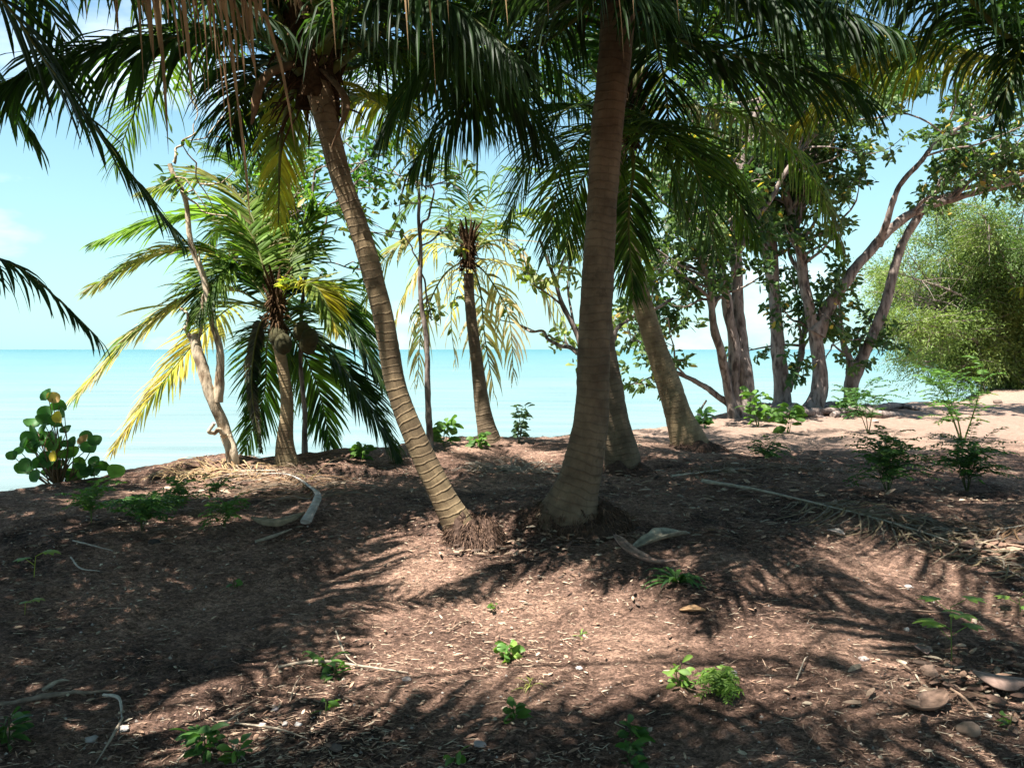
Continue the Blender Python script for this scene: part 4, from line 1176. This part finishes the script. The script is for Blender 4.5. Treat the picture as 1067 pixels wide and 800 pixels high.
# sea grape on the left edge of the bank
def sea_grape():
    r = np.random.default_rng(44)
    b = G(62, 500)
    e = empty('sea_grape_shrub', b, 'sea grape shrub with big round green and yellow leaves on the left bank edge', 'shrub')
    sg, fg = Geo(), Geo()
    Y = b[1]
    spots = [(52, 412, 0), (62, 420, 0), (50, 428, 0), (62, 440, 0), (35, 440, 0), (45, 440, 0), (58, 452, 0), (30, 455, 0), (22, 470, 0), (12, 474, 0), (38, 470, 0),
             (48, 462, 0), (60, 466, 0), (70, 462, 0), (42, 482, 0), (30, 484, 0), (55, 478, 0), (66, 478, 1), (76, 474, 1), (84, 480, 1), (92, 468, 0), (105, 480, 0),
             (118, 492, 1), (100, 492, 0), (88, 492, 1), (72, 492, 1), (52, 492, 0), (38, 496, 0), (54, 415, 2), (87, 457, 2), (57, 476, 3), (60, 436, 3), (70, 448, 0), (76, 462, 0), (66, 430, 0), (46, 455, 0), (26, 462, 0), (80, 488, 0), (62, 486, 0), (48, 474, 0), (46, 448, 0), (36, 448, 0)]
    spots += [(r.uniform(22, 100), r.uniform(450, 496), int(r.random() < .25)) for _ in range(22)]
    cols = [np.array([.05, .13, .035]), np.array([.14, .27, .05]), np.array([.42, .26, .12]), np.array([.5, .38, .05])]
    root = b - [0, 0, .05]
    for (x, y, c) in spots:
        Yq = Y + r.normal(0, .12)
        p = P(x + r.normal(0, 1.5), y + r.normal(0, 1.5), Yq)
        mid = root * .5 + p * .5 + r.normal(0, .04, 3)
        pth = smooth_path([root + r.normal(0, .02, 3), mid, p], 10)
        tube(sg, pth, np.linspace(.009, .003, 10), 5, (.20, .13, .08))
        nrm = norm(np.array([r.normal(-.1, .8), -1.0, r.normal(.45, .7)]))
        a_ = norm(np.cross(nrm, [0, 0, 1])); b_ = np.cross(a_, nrm)
        rad = r.uniform(.048, .072)
        th = np.linspace(0, 2 * math.pi, 14, endpoint=False)
        kid = (1 - .3 * np.exp(-((th - 4.71) / .35) ** 2) + .05 * np.sin(th * 3 + rad * 900))[:, None]
        ring = lambda q, dz: p + (np.cos(th)[:, None] * a_ * 1.1 + np.sin(th)[:, None] * b_) * kid * rad * q + nrm * (dz + .35 * rad * q * (np.cos(th)[:, None] ** 2) * q)
        V = np.vstack([ring(1, .012), ring(.55, -.002), [p - nrm * .004]])
        f = [[k, (k + 1) % 14, 14 + (k + 1) % 14, 14 + k] for k in range(14)]
        f3 = [[14 + k, 14 + (k + 1) % 14, 28] for k in range(14)]
        cc = np.clip(cols[c] * (1 + r.normal(0, .18)), .01, .9)
        base_n = fg.n
        fg.add(V, f, cc)
        fg.n = base_n; fg.v.pop(); fg.c.pop(); fg.uv.pop()
        fg.add(V, f3, cc)
    sg.build('stem', M['broad'], e); fg.build('foliage', M['broad'], e)


sea_grape()

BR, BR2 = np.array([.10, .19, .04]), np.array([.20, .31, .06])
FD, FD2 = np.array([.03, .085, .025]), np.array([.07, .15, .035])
plants = [
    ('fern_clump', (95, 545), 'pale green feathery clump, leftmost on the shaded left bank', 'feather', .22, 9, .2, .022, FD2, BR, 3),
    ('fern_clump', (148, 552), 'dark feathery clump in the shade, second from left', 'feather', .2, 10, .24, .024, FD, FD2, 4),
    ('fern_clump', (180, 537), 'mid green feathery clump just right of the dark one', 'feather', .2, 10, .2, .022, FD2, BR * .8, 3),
    ('fern_clump', (233, 551), 'small feathery clump left of the fallen frond with bent pale stalk', 'feather', .14, 8, .16, .02, FD2, BR * .8, 3),
    ('fern_clump', (225, 520), 'low feathery sprig under the notched leaning tree', 'feather', .12, 7, .15, .02, FD, FD2, 2),
    ('seedling', (35, 602), 'yellow green seedling with one lobed leaf, at the far left', 'lobed', .12, 2, .085, .04, (.36, .42, .06), BR2, 1),
    ('seedling', (25, 640), 'faint low seedling in the sunlit patch at the far left', 'lobed', .08, 2, .06, .025, (.28, .30, .08), BR2, 1),
    ('seedling', (245, 612), 'tiny bright seedling alone in the shade left of centre', 'broad', .06, 6, .05, .03, FD2, BR, 1),
    ('weed', (338, 694), 'weed with long strap leaves beside the fallen stick', 'strap', .08, 9, .2, .028, FD2, BR, 1),
    ('weed', (705, 608), 'dark green strap leaved weed in front of the grey boat shaped sheath', 'strap', .1, 26, .2, .03, FD, FD2 * 1.3, 1),
    ('seedling', (530, 688), 'seedling with round bright leaves in the sunny centre', 'broad', .09, 12, .055, .04, FD2 * 1.3, BR2, 2),
    ('seedling', (536, 752), 'spreading green seedling below the centre at the bottom', 'broad', .06, 12, .055, .035, FD2, BR, 2),
    ('seedling', (515, 636), 'tiny sprout in front of the leaning palm roots', 'broad', .05, 6, .04, .02, FD2, BR, 1),
    ('grass_tuft', (552, 716), 'dry pale grass tuft between two seedlings', 'strap', .05, 9, .1, .008, (.35, .32, .10), (.2, .25, .06), 1),
    ('grass_tuft', (604, 660), 'green grass tuft in the sunny centre', 'strap', .05, 9, .07, .008, BR, BR2, 1),
    ('seedling', (708, 716), 'yellow green seedling left of the mossy one', 'broad', .1, 12, .055, .025, BR, BR2, 2),
    ('fern_clump', (748, 724), 'dense mossy little fern in sun at the lower right', 'feather', .07, 12, .09, .016, BR * .9, BR2 * .9, 4),
    ('sapling', (992, 690), 'tall seedling with bright drooping lobed leaves at the right', 'lobed', .26, 7, .1, .04, BR * 1.2, BR2 * 1.2, 1),
    ('seedling', (1063, 640), 'single leaf seedling cut by the right edge of view', 'lobed', .09, 3, .07, .035, BR, BR2, 1),
    ('seedling', (1052, 758), 'tiny green sprout among litter in the lower right corner', 'broad', .05, 7, .045, .025, FD2, BR, 1),
    ('weed', (215, 790), 'dark weed at the bottom edge left of the crossing twigs', 'broad', .09, 14, .07, .028, FD, FD2, 3),
    ('weed', (245, 797), 'bright topped weed at the bottom edge beside the crossing twigs', 'broad', .08, 8, .06, .035, FD2, BR, 2),
    ('weed', (10, 772), 'green weed in the lower left corner', 'broad', .1, 14, .07, .025, FD, BR * .7, 3),
    ('seedling', (338, 744), 'small bright seedling beside white pebbles', 'broad', .05, 8, .045, .025, FD2, BR, 1),
    ('seedling', (474, 797), 'seedling at the bottom edge left of centre', 'broad', .05, 8, .05, .03, FD2, BR, 1),
    ('seedling', (655, 797), 'dark seedling at the bottom edge right of centre', 'broad', .06, 12, .06, .028, FD, FD2, 2),
    ('seedling', (660, 772), 'flat dark sprig in the shade right of bottom centre', 'broad', .05, 9, .06, .028, FD, FD2, 2),
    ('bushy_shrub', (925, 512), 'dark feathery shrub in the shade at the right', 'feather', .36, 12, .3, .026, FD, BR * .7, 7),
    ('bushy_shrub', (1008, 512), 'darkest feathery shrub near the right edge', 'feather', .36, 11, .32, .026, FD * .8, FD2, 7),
    ('sapling', (905, 452), 'dark branching sapling on the sunlit sand in front of the forked tree', 'feather', .6, 11, .38, .04, FD, FD2, 3),
    ('sapling', (1003, 462), 'light green sapling on the sunlit sand near the right edge', 'feather', .95, 12, .36, .04, FD2, BR, 4),
    ('shore_weed', (350, 704), 'low weed tangled in the fallen stick', 'broad', .05, 9, .06, .025, FD, FD2, 2),
    ('bank_shrub', (462, 466), 'bright leafy shrub on the bank edge beside the very thin tree', 'broad', .28, 12, .13, .075, FD2, BR, 3),
    ('bank_shrub', (540, 462), 'blue green upright shrub on the bank edge right of the grey palm', 'broad', .42, 22, .09, .04, (.05, .10, .06), (.12, .18, .10), 4),
    ('bank_shrub', (498, 466), 'low leafy shrub at the foot of the grey palm', 'broad', .12, 10, .11, .055, FD2, BR, 3),
    ('bank_shrub', (378, 478), 'low shrub on the bank edge behind the leaning palm', 'broad', .15, 12, .1, .05, FD2, BR, 4),
    ('bank_shrub', (735, 446), 'small shrub by the broken stump right of the pinkish palm', 'broad', .25, 12, .13, .06, FD, FD2 * 1.3, 4),
    ('bank_shrub', (790, 445), 'shrub in front of the bundled trunk tree', 'broad', .5, 16, .15, .075, FD2, BR, 4),
    ('bank_shrub', (822, 452), 'drooping broad leaved sprig in front of the exposed roots', 'broad', .35, 14, .17, .085, FD2, BR, 3),
    ('bank_shrub', (880, 432), 'low shrub at the foot of the forked tree', 'broad', .3, 14, .14, .06, FD2, BR, 4),
    ('bank_shrub', (800, 478), 'low green patch of weed in shade right of the pinkish palm', 'feather', .12, 9, .2, .022, FD, FD2, 4),
    ('dry_grass_tuft', (322, 500), 'spiky dry tuft standing right of the small palm foot', 'strap', .1, 16, .5, .014, (.20, .15, .12), (.33, .25, .18), 1),
]
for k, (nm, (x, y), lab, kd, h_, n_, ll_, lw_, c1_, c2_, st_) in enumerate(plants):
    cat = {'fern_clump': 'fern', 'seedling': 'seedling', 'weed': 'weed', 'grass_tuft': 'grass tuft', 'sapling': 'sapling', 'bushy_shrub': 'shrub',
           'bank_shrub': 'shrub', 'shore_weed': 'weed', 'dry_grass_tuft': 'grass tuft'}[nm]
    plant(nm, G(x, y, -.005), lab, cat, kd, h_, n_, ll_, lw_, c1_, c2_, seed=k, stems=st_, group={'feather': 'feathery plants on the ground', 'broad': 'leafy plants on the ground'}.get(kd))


# ------------------------------------------------------------------ fallen fronds, sheaths, sticks, stones
def fallen(label, pts, seed, L_=.5, n=60, w=.014, c1=GREY * .75, c2=STRAW * .4, r0=.025, lift=.02, petiole=.3, keep=.8, curl=0.0, name='fallen_frond', rac=(.33, .29, .23)):
    """a dead frond lying on the ground: leaflets laid along the surface"""
    r = np.random.default_rng(seed)
    p = [G(x, y, l) for x, y, l in pts]
    path = smooth_path(p, 40)
    path[:, 2] = np.maximum(path[:, 2], hgt(path[:, 0], path[:, 1]) + .008)
    e = empty(name, p[0], label, 'palm frond', 'fallen palm fronds')
    gs, gl = Geo(), Geo()
    tt = np.linspace(0, 1, 40)
    tube(gs, path, np.interp(tt, [0, .08, .3, 1], [r0 * 1.3, r0, r0 * .55, .004]), 8, rac, flat=.45, lump=.15)
    T = norm(np.gradient(path, axis=0)); S_ = norm(np.cross(T, [0, 0, 1]))
    for sgn in (-1, 1):
        u = np.linspace(petiole, .99, n); u = u[r.random(n) < keep]; q = len(u)
        f = lambda A: np.stack([np.interp(u, tt, A[:, c]) for c in range(3)], 1)
        b_, t, s = f(path), norm(f(T)), norm(f(S_))
        ang = r.uniform(.35, .95, q)[:, None]
        d = norm(t * np.cos(ang) + s * sgn * np.sin(ang))
        cv = sgn * r.normal(.5, .5, q)
        S = 9
        V = np.zeros((q, S, 3, 3)); pos = b_.copy(); dd = d.copy()
        ln = L_ * np.interp((u - petiole) / (1 - petiole), [0, .2, .6, 1], [.6, 1, .8, .35]) * r.uniform(.6, 1.15, q)
        hump = r.uniform(.0, .06, q)
        for k in range(S):
            sk = k / (S - 1)
            if k:
                dd = norm(dd + np.cross(dd, [0, 0, 1]) * (cv * .22)[:, None]); pos = pos + dd * (ln / (S - 1))[:, None]
            z = np.maximum(hgt(pos[:, 0], pos[:, 1]) + .006 + hump * 4 * sk * (1 - sk) * r.uniform(.8, 1.1, q), 0)
            zz = pos.copy(); zz[:, 2] = z if k else b_[:, 2]
            wv = np.cross(dd, [0, 0, 1]) * w * .5 * np.interp(sk, [0, .2, .7, 1], [.6, 1, .8, .05])
            tilt = np.array([0, 0, 1]) * w * .35
            V[:, k, 0] = zz - wv; V[:, k, 1] = zz + tilt; V[:, k, 2] = zz + wv
        i = (np.arange(q) * S * 3)[:, None, None] + (np.arange(S - 1) * 3)[None, :, None] + np.arange(2)[None, None]
        m_ = r.random((q, 1))
        c = np.asarray(c1) * (1 - m_) + np.asarray(c2) * m_
        gl.add(V.reshape(-1, 3), np.stack([i, i + 1, i + 4, i + 3], -1).reshape(-1, 4), np.repeat(c, S * 3, 0))
    gs.build('stalk', M['wood'], e); gl.build('leaflets', M['dry'], e)


fallen('long grey fallen palm frond lying from the palm roots towards the right edge', [(733, 508, .05), (790, 517, .04), (860, 532, .03), (930, 550, .03), (1000, 572, .02), (1068, 606, .01)], 301, L_=.55, n=75, r0=.03, petiole=.35)
fallen('fallen frond with a bent whitish stalk lying below the small left palm', [(318, 553, .05), (331, 535, .09), (325, 518, .08), (300, 502, .05), (262, 497, .03), (215, 497, .02)], 302, L_=.75, n=60, r0=.03, petiole=.25, rac=(.33, .30, .27), c1=GREY * .7, c2=BROWN * .6)
fallen('grey fallen frond lying flat left of the thick trunk', [(590, 497, .02), (560, 493, .02), (530, 488, .02), (490, 492, .01)], 303, L_=.5, n=50, r0=.018, petiole=.1, c1=GREY * .8, c2=GREY * 1.1)
fallen('fallen frond crossing the right edge above the long grey one', [(1100, 548, .03), (1040, 556, .03), (985, 556, .02), (930, 548, .01)], 304, L_=.45, n=45, r0=.015, petiole=.1, c1=BROWN * .4, c2=GREY * .5)
fallen('dark brown fallen frond in deep shade right of the pinkish palm', [(700, 500, .03), (760, 492, .03), (830, 488, .02), (900, 495, .01)], 305, L_=.45, n=45, r0=.018, petiole=.1, c1=BROWN * .4, c2=GREY * .6)
fallen('straw coloured fallen frond heaped on the mound under the leaning notched tree', [(290, 495, .03), (250, 492, .03), (215, 492, .02), (170, 500, .01)], 306, L_=.55, n=50, r0=.015, petiole=.05, c1=STRAW * .7, c2=BROWN * .7)


def sheath(name, label, pts, wd, col, depth=.03, flip=1, cat='palm sheath'):
    """a boat shaped dry spathe: a curved trough with real thickness"""
    path = smooth_path([G(*q) for q in pts], 22)
    T, S_, U = frames(path)
    n, m = 22, 9
    gg = Geo()
    tt = np.linspace(0, 1, n)
    ww = wd * (1 + .3 * vn(tt * 9 + len(label), tt * 0)) * np.sin(np.pi * np.clip(tt, .02, .985)) ** .6 * np.interp(tt, [0, .5, 1], [.8, 1, .7])
    a = np.linspace(-1.25, 1.25, m)
    lay = []
    for th in (0, .006):
        V = path[:, None] + S_[:, None] * (np.sin(a)[None] * ww[:, None] * .5)[..., None] + U[:, None] * ((1 - np.cos(a))[None] * flip * (ww[:, None] / wd) * depth + th + (0 if flip > 0 else depth * .7))[..., None]
        lay.append(V.reshape(-1, 3))
    i = np.arange(n - 1)[:, None] * m + np.arange(m - 1)[None]
    f = np.stack([i, i + 1, i + m + 1, i + m], -1).reshape(-1, 4)
    V = np.vstack(lay)
    ff = [f[:, ::-1], f + n * m]
    ed = []
    for k in range(n - 1):
        for c in (0, m - 1): ed.append([k * m + c, (k + 1) * m + c, n * m + (k + 1) * m + c, n * m + k * m + c])
    r = np.random.default_rng(len(label))
    st = 1 + .25 * np.sin(np.arange(m) * 2.3)[None] + r.normal(0, .06, (n, m))
    cc = (np.asarray(col)[None, None] * .68 * st[..., None]).reshape(-1, 3)
    gg.add(V, np.vstack(ff + [np.array(ed)]), np.vstack([cc, cc]))
    tagp(gg.build(name, M['wood'], origin=path[0]), label, cat)


sheath('palm_sheath', 'pale grey boat shaped sheath lying right of the thick trunk', [(658, 578, .02), (690, 572, .05), (718, 562, .03)], .16, (.36, .33, .25), .06)
sheath('palm_sheath', 'curved pinkish brown sheath in front of the grey boat shaped one', [(640, 566, .04), (655, 582, .03), (680, 592, .02), (706, 590, .04)], .09, (.42, .28, .22), .04)
sheath('palm_sheath', 'smooth pink brown sheath lying curled at the right edge', [(1012, 715, .03), (1040, 722, .03), (1075, 724, .02)], .13, (.40, .27, .22), .05, flip=-1)
sheath('palm_sheath', 'broken brown sheath in sunlit litter at the lower right', [(940, 735, .02), (965, 742, .02), (985, 730, .03)], .12, (.34, .22, .16), .04)
sheath('palm_sheath', 'grey brown sheath below the bent white stalk on the left', [(262, 549, .03), (290, 552, .03), (318, 545, .03)], .13, (.30, .24, .16), .05, flip=-1)
sheath('dead_leaf', 'small grey dead leaf under the long grey frond', [(862, 555, .02), (880, 560, .02)], .08, (.42, .36, .32), .02, cat='leaf')
sheath('dead_leaf', 'orange brown dead leaf lying left of the curved frond shadow', [(708, 640, .01), (735, 643, .02)], .08, (.50, .30, .16), .02, cat='leaf')
sheath('dead_leaf', 'pink brown curled leaf in the sunny patch at the right', [(640 + 318, 675, .01), (966, 690, .03)], .07, (.44, .30, .26), .02, cat='leaf')


def stick(label, pts, r0, col, nm='stick'):
    gg = Geo()
    path = smooth_path([G(*q) for q in pts], 26)
    path[:, 2] = np.maximum(path[:, 2], hgt(path[:, 0], path[:, 1]) + r0 * .5)
    tube(gg, path, np.interp(np.linspace(0, 1, 26), [0, .4, 1], [r0 * .8, r0, r0 * .35]), 7, col, lump=.2)
    tagp(gg.build(nm, M['wood'], origin=path[0]), label, 'stick')


PW = (.30, .25, .19)
stick('long thin stick lying across the shade left of centre', [(290, 702, .01), (330, 696, .02), (380, 699, .02), (425, 704, .01)], .008, PW)
stick('curved twig arching above the long thin stick', [(350, 672, .06), (360, 690, .03), (372, 700, .02)], .005, PW)
stick('pale curved twig lying near the far left, upper of two', [(74, 585, .01), (84, 596, .02), (104, 600, .01)], .006, (.36, .32, .27))
stick('pale bent twig in the shade with a forked end', [(76, 568, .01), (95, 574, .02), (118, 578, .01)], .006, (.36, .32, .27))
stick('whitish curved twig at the lower left above the pale stone', [(108, 728, .01), (124, 738, .02), (127, 752, .01)], .008, (.38, .34, .29))
stick('twig bending down to the lower left edge of view', [(128, 752, .01), (118, 775, .02), (100, 800, .01)], .006, PW)
stick('crossing twig running up right near the bottom edge', [(185, 798, .01), (225, 770, .03), (258, 742, .02)], .006, PW)
stick('crossing twig running down right near the bottom edge', [(245, 757, .01), (290, 764, .02), (320, 778, .01)], .005, PW)
stick('short twig at the bottom edge right of the crossing twigs', [(242, 782, .01), (256, 800, .02)], .006, PW)
stick('dark twig standing up from the litter left of the long stick', [(302, 732, .0), (308, 720, .03), (318, 705, .02)], .004, (.2, .15, .11))
stick('pale broken branch below the bent white stalk', [(266, 566, .01), (285, 562, .02), (304, 555, .02)], .012, PW)
stick('thin twig crossing bare soil in the lower centre', [(465, 660, .0), (478, 655, .02), (492, 648, .01)], .005, (.2, .14, .1))
stick('slanting brown twig among husks at the lower right', [(990, 722, .01), (1005, 738, .04), (1022, 752, .01)], .007, (.3, .2, .14))
stick('straight dark twig in the sun left of the tall lobed seedling', [(944, 641, .01), (1000, 643, .01), (1064, 646, .01)], .005, (.16, .11, .08))
stick('short twig on the bright ground below the curved shadow', [(830, 706, .01), (838, 694, .03), (842, 688, .02)], .004, PW)
stick('half buried old stick in the lower left shade', [(0, 738, .0), (60, 730, .01), (118, 722, .0)], .012, (.22, .17, .13))
stick('pale splinter of wood at the lower left', [(45, 724, .01), (62, 714, .02), (72, 712, .01)], .01, PW)
stick('broken stump leaning on the bank right of the pinkish palm', [(727, 443, .0), (729, 437, .12), (736, 430, .28)], .045, (.4, .33, .26), 'broken_stump')


def stone(label, x, y, s, col, seed, nm='stone', sq=.55):
    r = np.random.default_rng(seed)
    s = s * .8; col = np.array(col) * .75
    c = G(x, y, s * sq * .2)
    th = np.linspace(0, 2 * math.pi, 14, endpoint=False); ph = np.linspace(-math.pi / 2, math.pi / 2, 9)
    V = np.array([[math.cos(p) * math.cos(t), math.cos(p) * math.sin(t), math.sin(p)] for p in ph for t in th])
    off = r.random(3) * 20
    k = 1 + .55 * vn(V[:, 0] * 1.4 + off[0] + V[:, 2], V[:, 1] * 1.4 + off[1]) + .2 * vn(V[:, 0] * 4 + off[2], V[:, 1] * 4 + V[:, 2] * 4)
    V = V * k[:, None] * np.array([s, s * r.uniform(.6, .9), s * sq])
    a = r.random() * 3
    V = V @ np.array([[math.cos(a), math.sin(a), 0], [-math.sin(a), math.cos(a), 0], [0, 0, 1]]) + c
    i = np.arange(8)[:, None] * 14; j = np.arange(14)[None]; j2 = (j + 1) % 14
    gg = Geo(); gg.add(V, np.stack([i + j, i + j2, i + 14 + j2, i + 14 + j], -1).reshape(-1, 4), np.array(col))
    tagp(gg.build(nm, M['stone'], smooth=r.random() < .5, origin=c), label, nm.replace('_', ' '), 'stones on the ground' if nm == 'stone' else None)


SW = (.50, .45, .42)
for k, (lab, x, y, s, c) in enumerate([
    ('flat pale stone at the lower left', 95, 770, .034, SW), ('grey stone touching the whitish curved twig', 130, 764, .030, (.38, .35, .33)),
    ('squarish white stone, rightmost of the bottom left row', 311, 757, .022, (.6, .56, .53)), ('small white stone between two others near bottom left', 297, 757, .018, SW),
    ('grey round stone above the row of white pebbles', 287, 738, .024, (.34, .3, .3)), ('pinkish stone left of the small white one', 273, 753, .022, SW),
    ('tiny white pebble right of the strap leaved weed', 342, 702, .016, (.6, .56, .53)), ('whitish stone above the bright shaded patch on the right', 946, 613, .03, (.55, .5, .46)),
    ('grey stone by the curved frond shadow at lower right', 765, 703, .03, (.36, .32, .3)), ('pale stone on the shadow edge right of centre', 900, 688, .032, (.4, .34, .32)),
    ('white pebble in sun beside the pink curled leaf', 945, 656, .022, (.6, .55, .5)), ('flat grey stone at the bottom centre', 500, 776, .032, (.38, .33, .32)),
    ('pinkish stone lying before the leaning palm roots', 534, 578, .05, (.38, .25, .2)), ('white pebble in the sunny centre patch', 603, 697, .022, (.55, .5, .46)),
    ('little pale pebble near the bottom right corner', 1030, 745, .02, (.6, .55, .5)), ('brown lump of stone in the bottom left of centre', 350, 783, .035, (.16, .12, .10)),
    ('grey stone beside the sunny twig in the lower centre', 424, 712, .026, (.34, .3, .29)), ('pale stone at the bank foot left of the low drooping sprig', 745, 470, .05, (.4, .33, .27)),
    ('yellowish rock on the bank by the exposed roots', 892, 434, .11, (.45, .38, .22)), ('pinkish rock on the sand right of the yellowish one', 912, 440, .1, (.48, .38, .33)),
    ('pale bark covered rock right of the pinkish palm', 760, 493, .09, (.34, .28, .2)), ('dark rock at the foot of the far right sapling', 1040, 420, .12, (.2, .15, .12)),
    ('blackish lump in shade below the two feathery clumps', 160, 566, .05, (.06, .05, .045)),
]):
    stone(lab, x, y, s, c, 400 + k)
stone('dried brown coconut husk half hidden at the lower right', 968, 706, .055, (.24, .16, .12), 451, 'coconut_husk', .8)
stone('old coconut husk lying near the right edge of the litter', 1010, 765, .06, (.33, .23, .17), 452, 'coconut_husk', .6)


# ------------------------------------------------------------------ litter
def litter():
    r = np.random.default_rng(99)
    # strips (fibres, needles, leaflet bits)
    gg = Geo()
    def pts(n, ylo=3.1, yhi=11, pw=1.9):
        y = ylo + (yhi - ylo) * r.random(n) ** pw
        x = (r.random(n) * 1.3 - .65) * y
        ok = y < np.interp(x, EX, EY) - .05
        return x[ok], y[ok]
    # clumped: keep more where a noise is high
    def clump(x, y, f, t):
        k = vn(x * f + 31, y * f + 8) + .5 > t * r.random(len(x)); return x[k], y[k]
    x, y = clump(*pts(80000), 1.4, 1.35)
    n = len(x); z = hgt(x, y) + .002 + r.random(n) * .006
    a = r.normal(.15, .9, n)
    d = np.stack([np.cos(a), np.sin(a), r.normal(0, .1, n)], 1)
    pal = np.array([[.48, .34, .24], [.34, .21, .15], [.20, .12, .09], [.55, .45, .33], [.13, .09, .07], [.40, .25, .17]]) * .8
    c = pal[r.integers(0, 6, n)] * r.uniform(.7, 1.15, (n, 1))
    ln = .015 + .05 * r.random(n) ** 2.5
    blades(gg, np.stack([x, y, z], 1), d, np.stack([-np.sin(a), np.cos(a), a * 0], 1), ln, .0022 + .003 * r.random(n), c, -.0, S=3, prof=np.array([.7, 1, .4]), fold=.5)
    # leaf flakes
    x, y = clump(*pts(9000), 1.3, 1.7)
    n = len(x); z = hgt(x, y) + .004
    a = r.random(n) * 6.28
    d = np.stack([np.cos(a), np.sin(a), r.normal(.15, .2, n)], 1)
    c = pal[r.integers(0, 6, n)] * r.uniform(.6, 1.15, (n, 1))
    blades(gg, np.stack([x, y, z], 1), d, np.stack([-np.sin(a), np.cos(a), r.normal(0, .3, n)], 1), .015 + .035 * r.random(n) ** 2, .008 + .014 * r.random(n), c, .15, S=4, prof=np.array([.3, 1, .8, .1]), fold=.3)
    tagp(gg.build('leaf_litter', M['litter']), kind='stuff', label='dry brown leaf litter and fibres scattered over the soil', cat='litter')
    # heaps of broken husk and leaf bits at lower right and around the roots
    gg = Geo()
    for (cx, cy, sx, sy, q, lmax) in [(1010, 740, 70, 32, 300, .10), (300, 560, 330, 50, 520, .07), (800, 530, 300, 50, 620, .09), (500, 500, 250, 22, 500, .12), (820, 510, 220, 30, 400, .12), (600, 565, 160, 18, 350, .08), (500, 700, 600, 90, 420, .045), (90, 600, 130, 60, 150, .06), (770, 505, 130, 22, 260, .16), (600, 575, 110, 16, 200, .09), (510, 590, 60, 14, 160, .08), (250, 505, 60, 14, 120, .2), (1030, 590, 60, 25, 110, .2), (640, 640, 150, 40, 120, .07)]:
        for _ in range(q):
            X = cx + r.normal(0, sx * .6); Yp = cy + r.normal(0, sy * .6)
            if Yp < 470 or Yp > 799: continue
            dd = ray(X, Yp); Y = max(3, (1.6 - .42 * float(ss(2.6, 6.6, min(6.6, 1.2 / -dd[2])))) / -dd[2])
            p = EYE + dd * Y
            h0 = float(hgt(p[0], p[1]))
            a = r.random() * 6.28
            ln = lmax * (.25 + .75 * r.random() ** 2)
            cc = pal[r.integers(0, 6)] * r.uniform(.35, 1.0)
            blades(gg, [[p[0], p[1], h0 + .008 + .02 * r.random()]], [[math.cos(a), math.sin(a), r.normal(.08, .12)]], [[-math.sin(a), math.cos(a), r.normal(0, .3)]], ln, ln * r.uniform(.1, .4), cc, .12, S=5, fold=.35)
    tagp(gg.build('husk_litter', M['litter']), kind='stuff', label='larger broken bits of husk and dead leaf in loose heaps', cat='litter')
    # fine gravel
    gg = Geo()
    x, y = pts(1700, pw=1.6)
    n = len(x)
    s = .003 + .008 * r.random(n) ** 3
    o = np.array([[1, 0, 0], [0, 1, 0], [-1, 0, 0], [0, -1, 0], [0, 0, 1], [0, 0, -1]], float)
    V = np.stack([x, y, hgt(x, y) + s * .3], 1)[:, None] + o[None] * s[:, None, None] * r.uniform(.5, 1.2, (n, 6, 1))
    f = np.array([[0, 1, 4], [1, 2, 4], [2, 3, 4], [3, 0, 4], [1, 0, 5], [2, 1, 5], [3, 2, 5], [0, 3, 5]])
    F_ = (np.arange(n) * 6)[:, None, None] + f[None]
    c = np.repeat(np.array([.34, .29, .25])[None] * r.uniform(.6, 1.2, (n, 1)), 6, 0)
    gg.add(V.reshape(-1, 3), F_.reshape(-1, 3), c)
    tagp(gg.build('gravel', M['stone'], smooth=False), kind='stuff', label='fine pale gravel and shell bits strewn on the soil', cat='gravel')


litter()
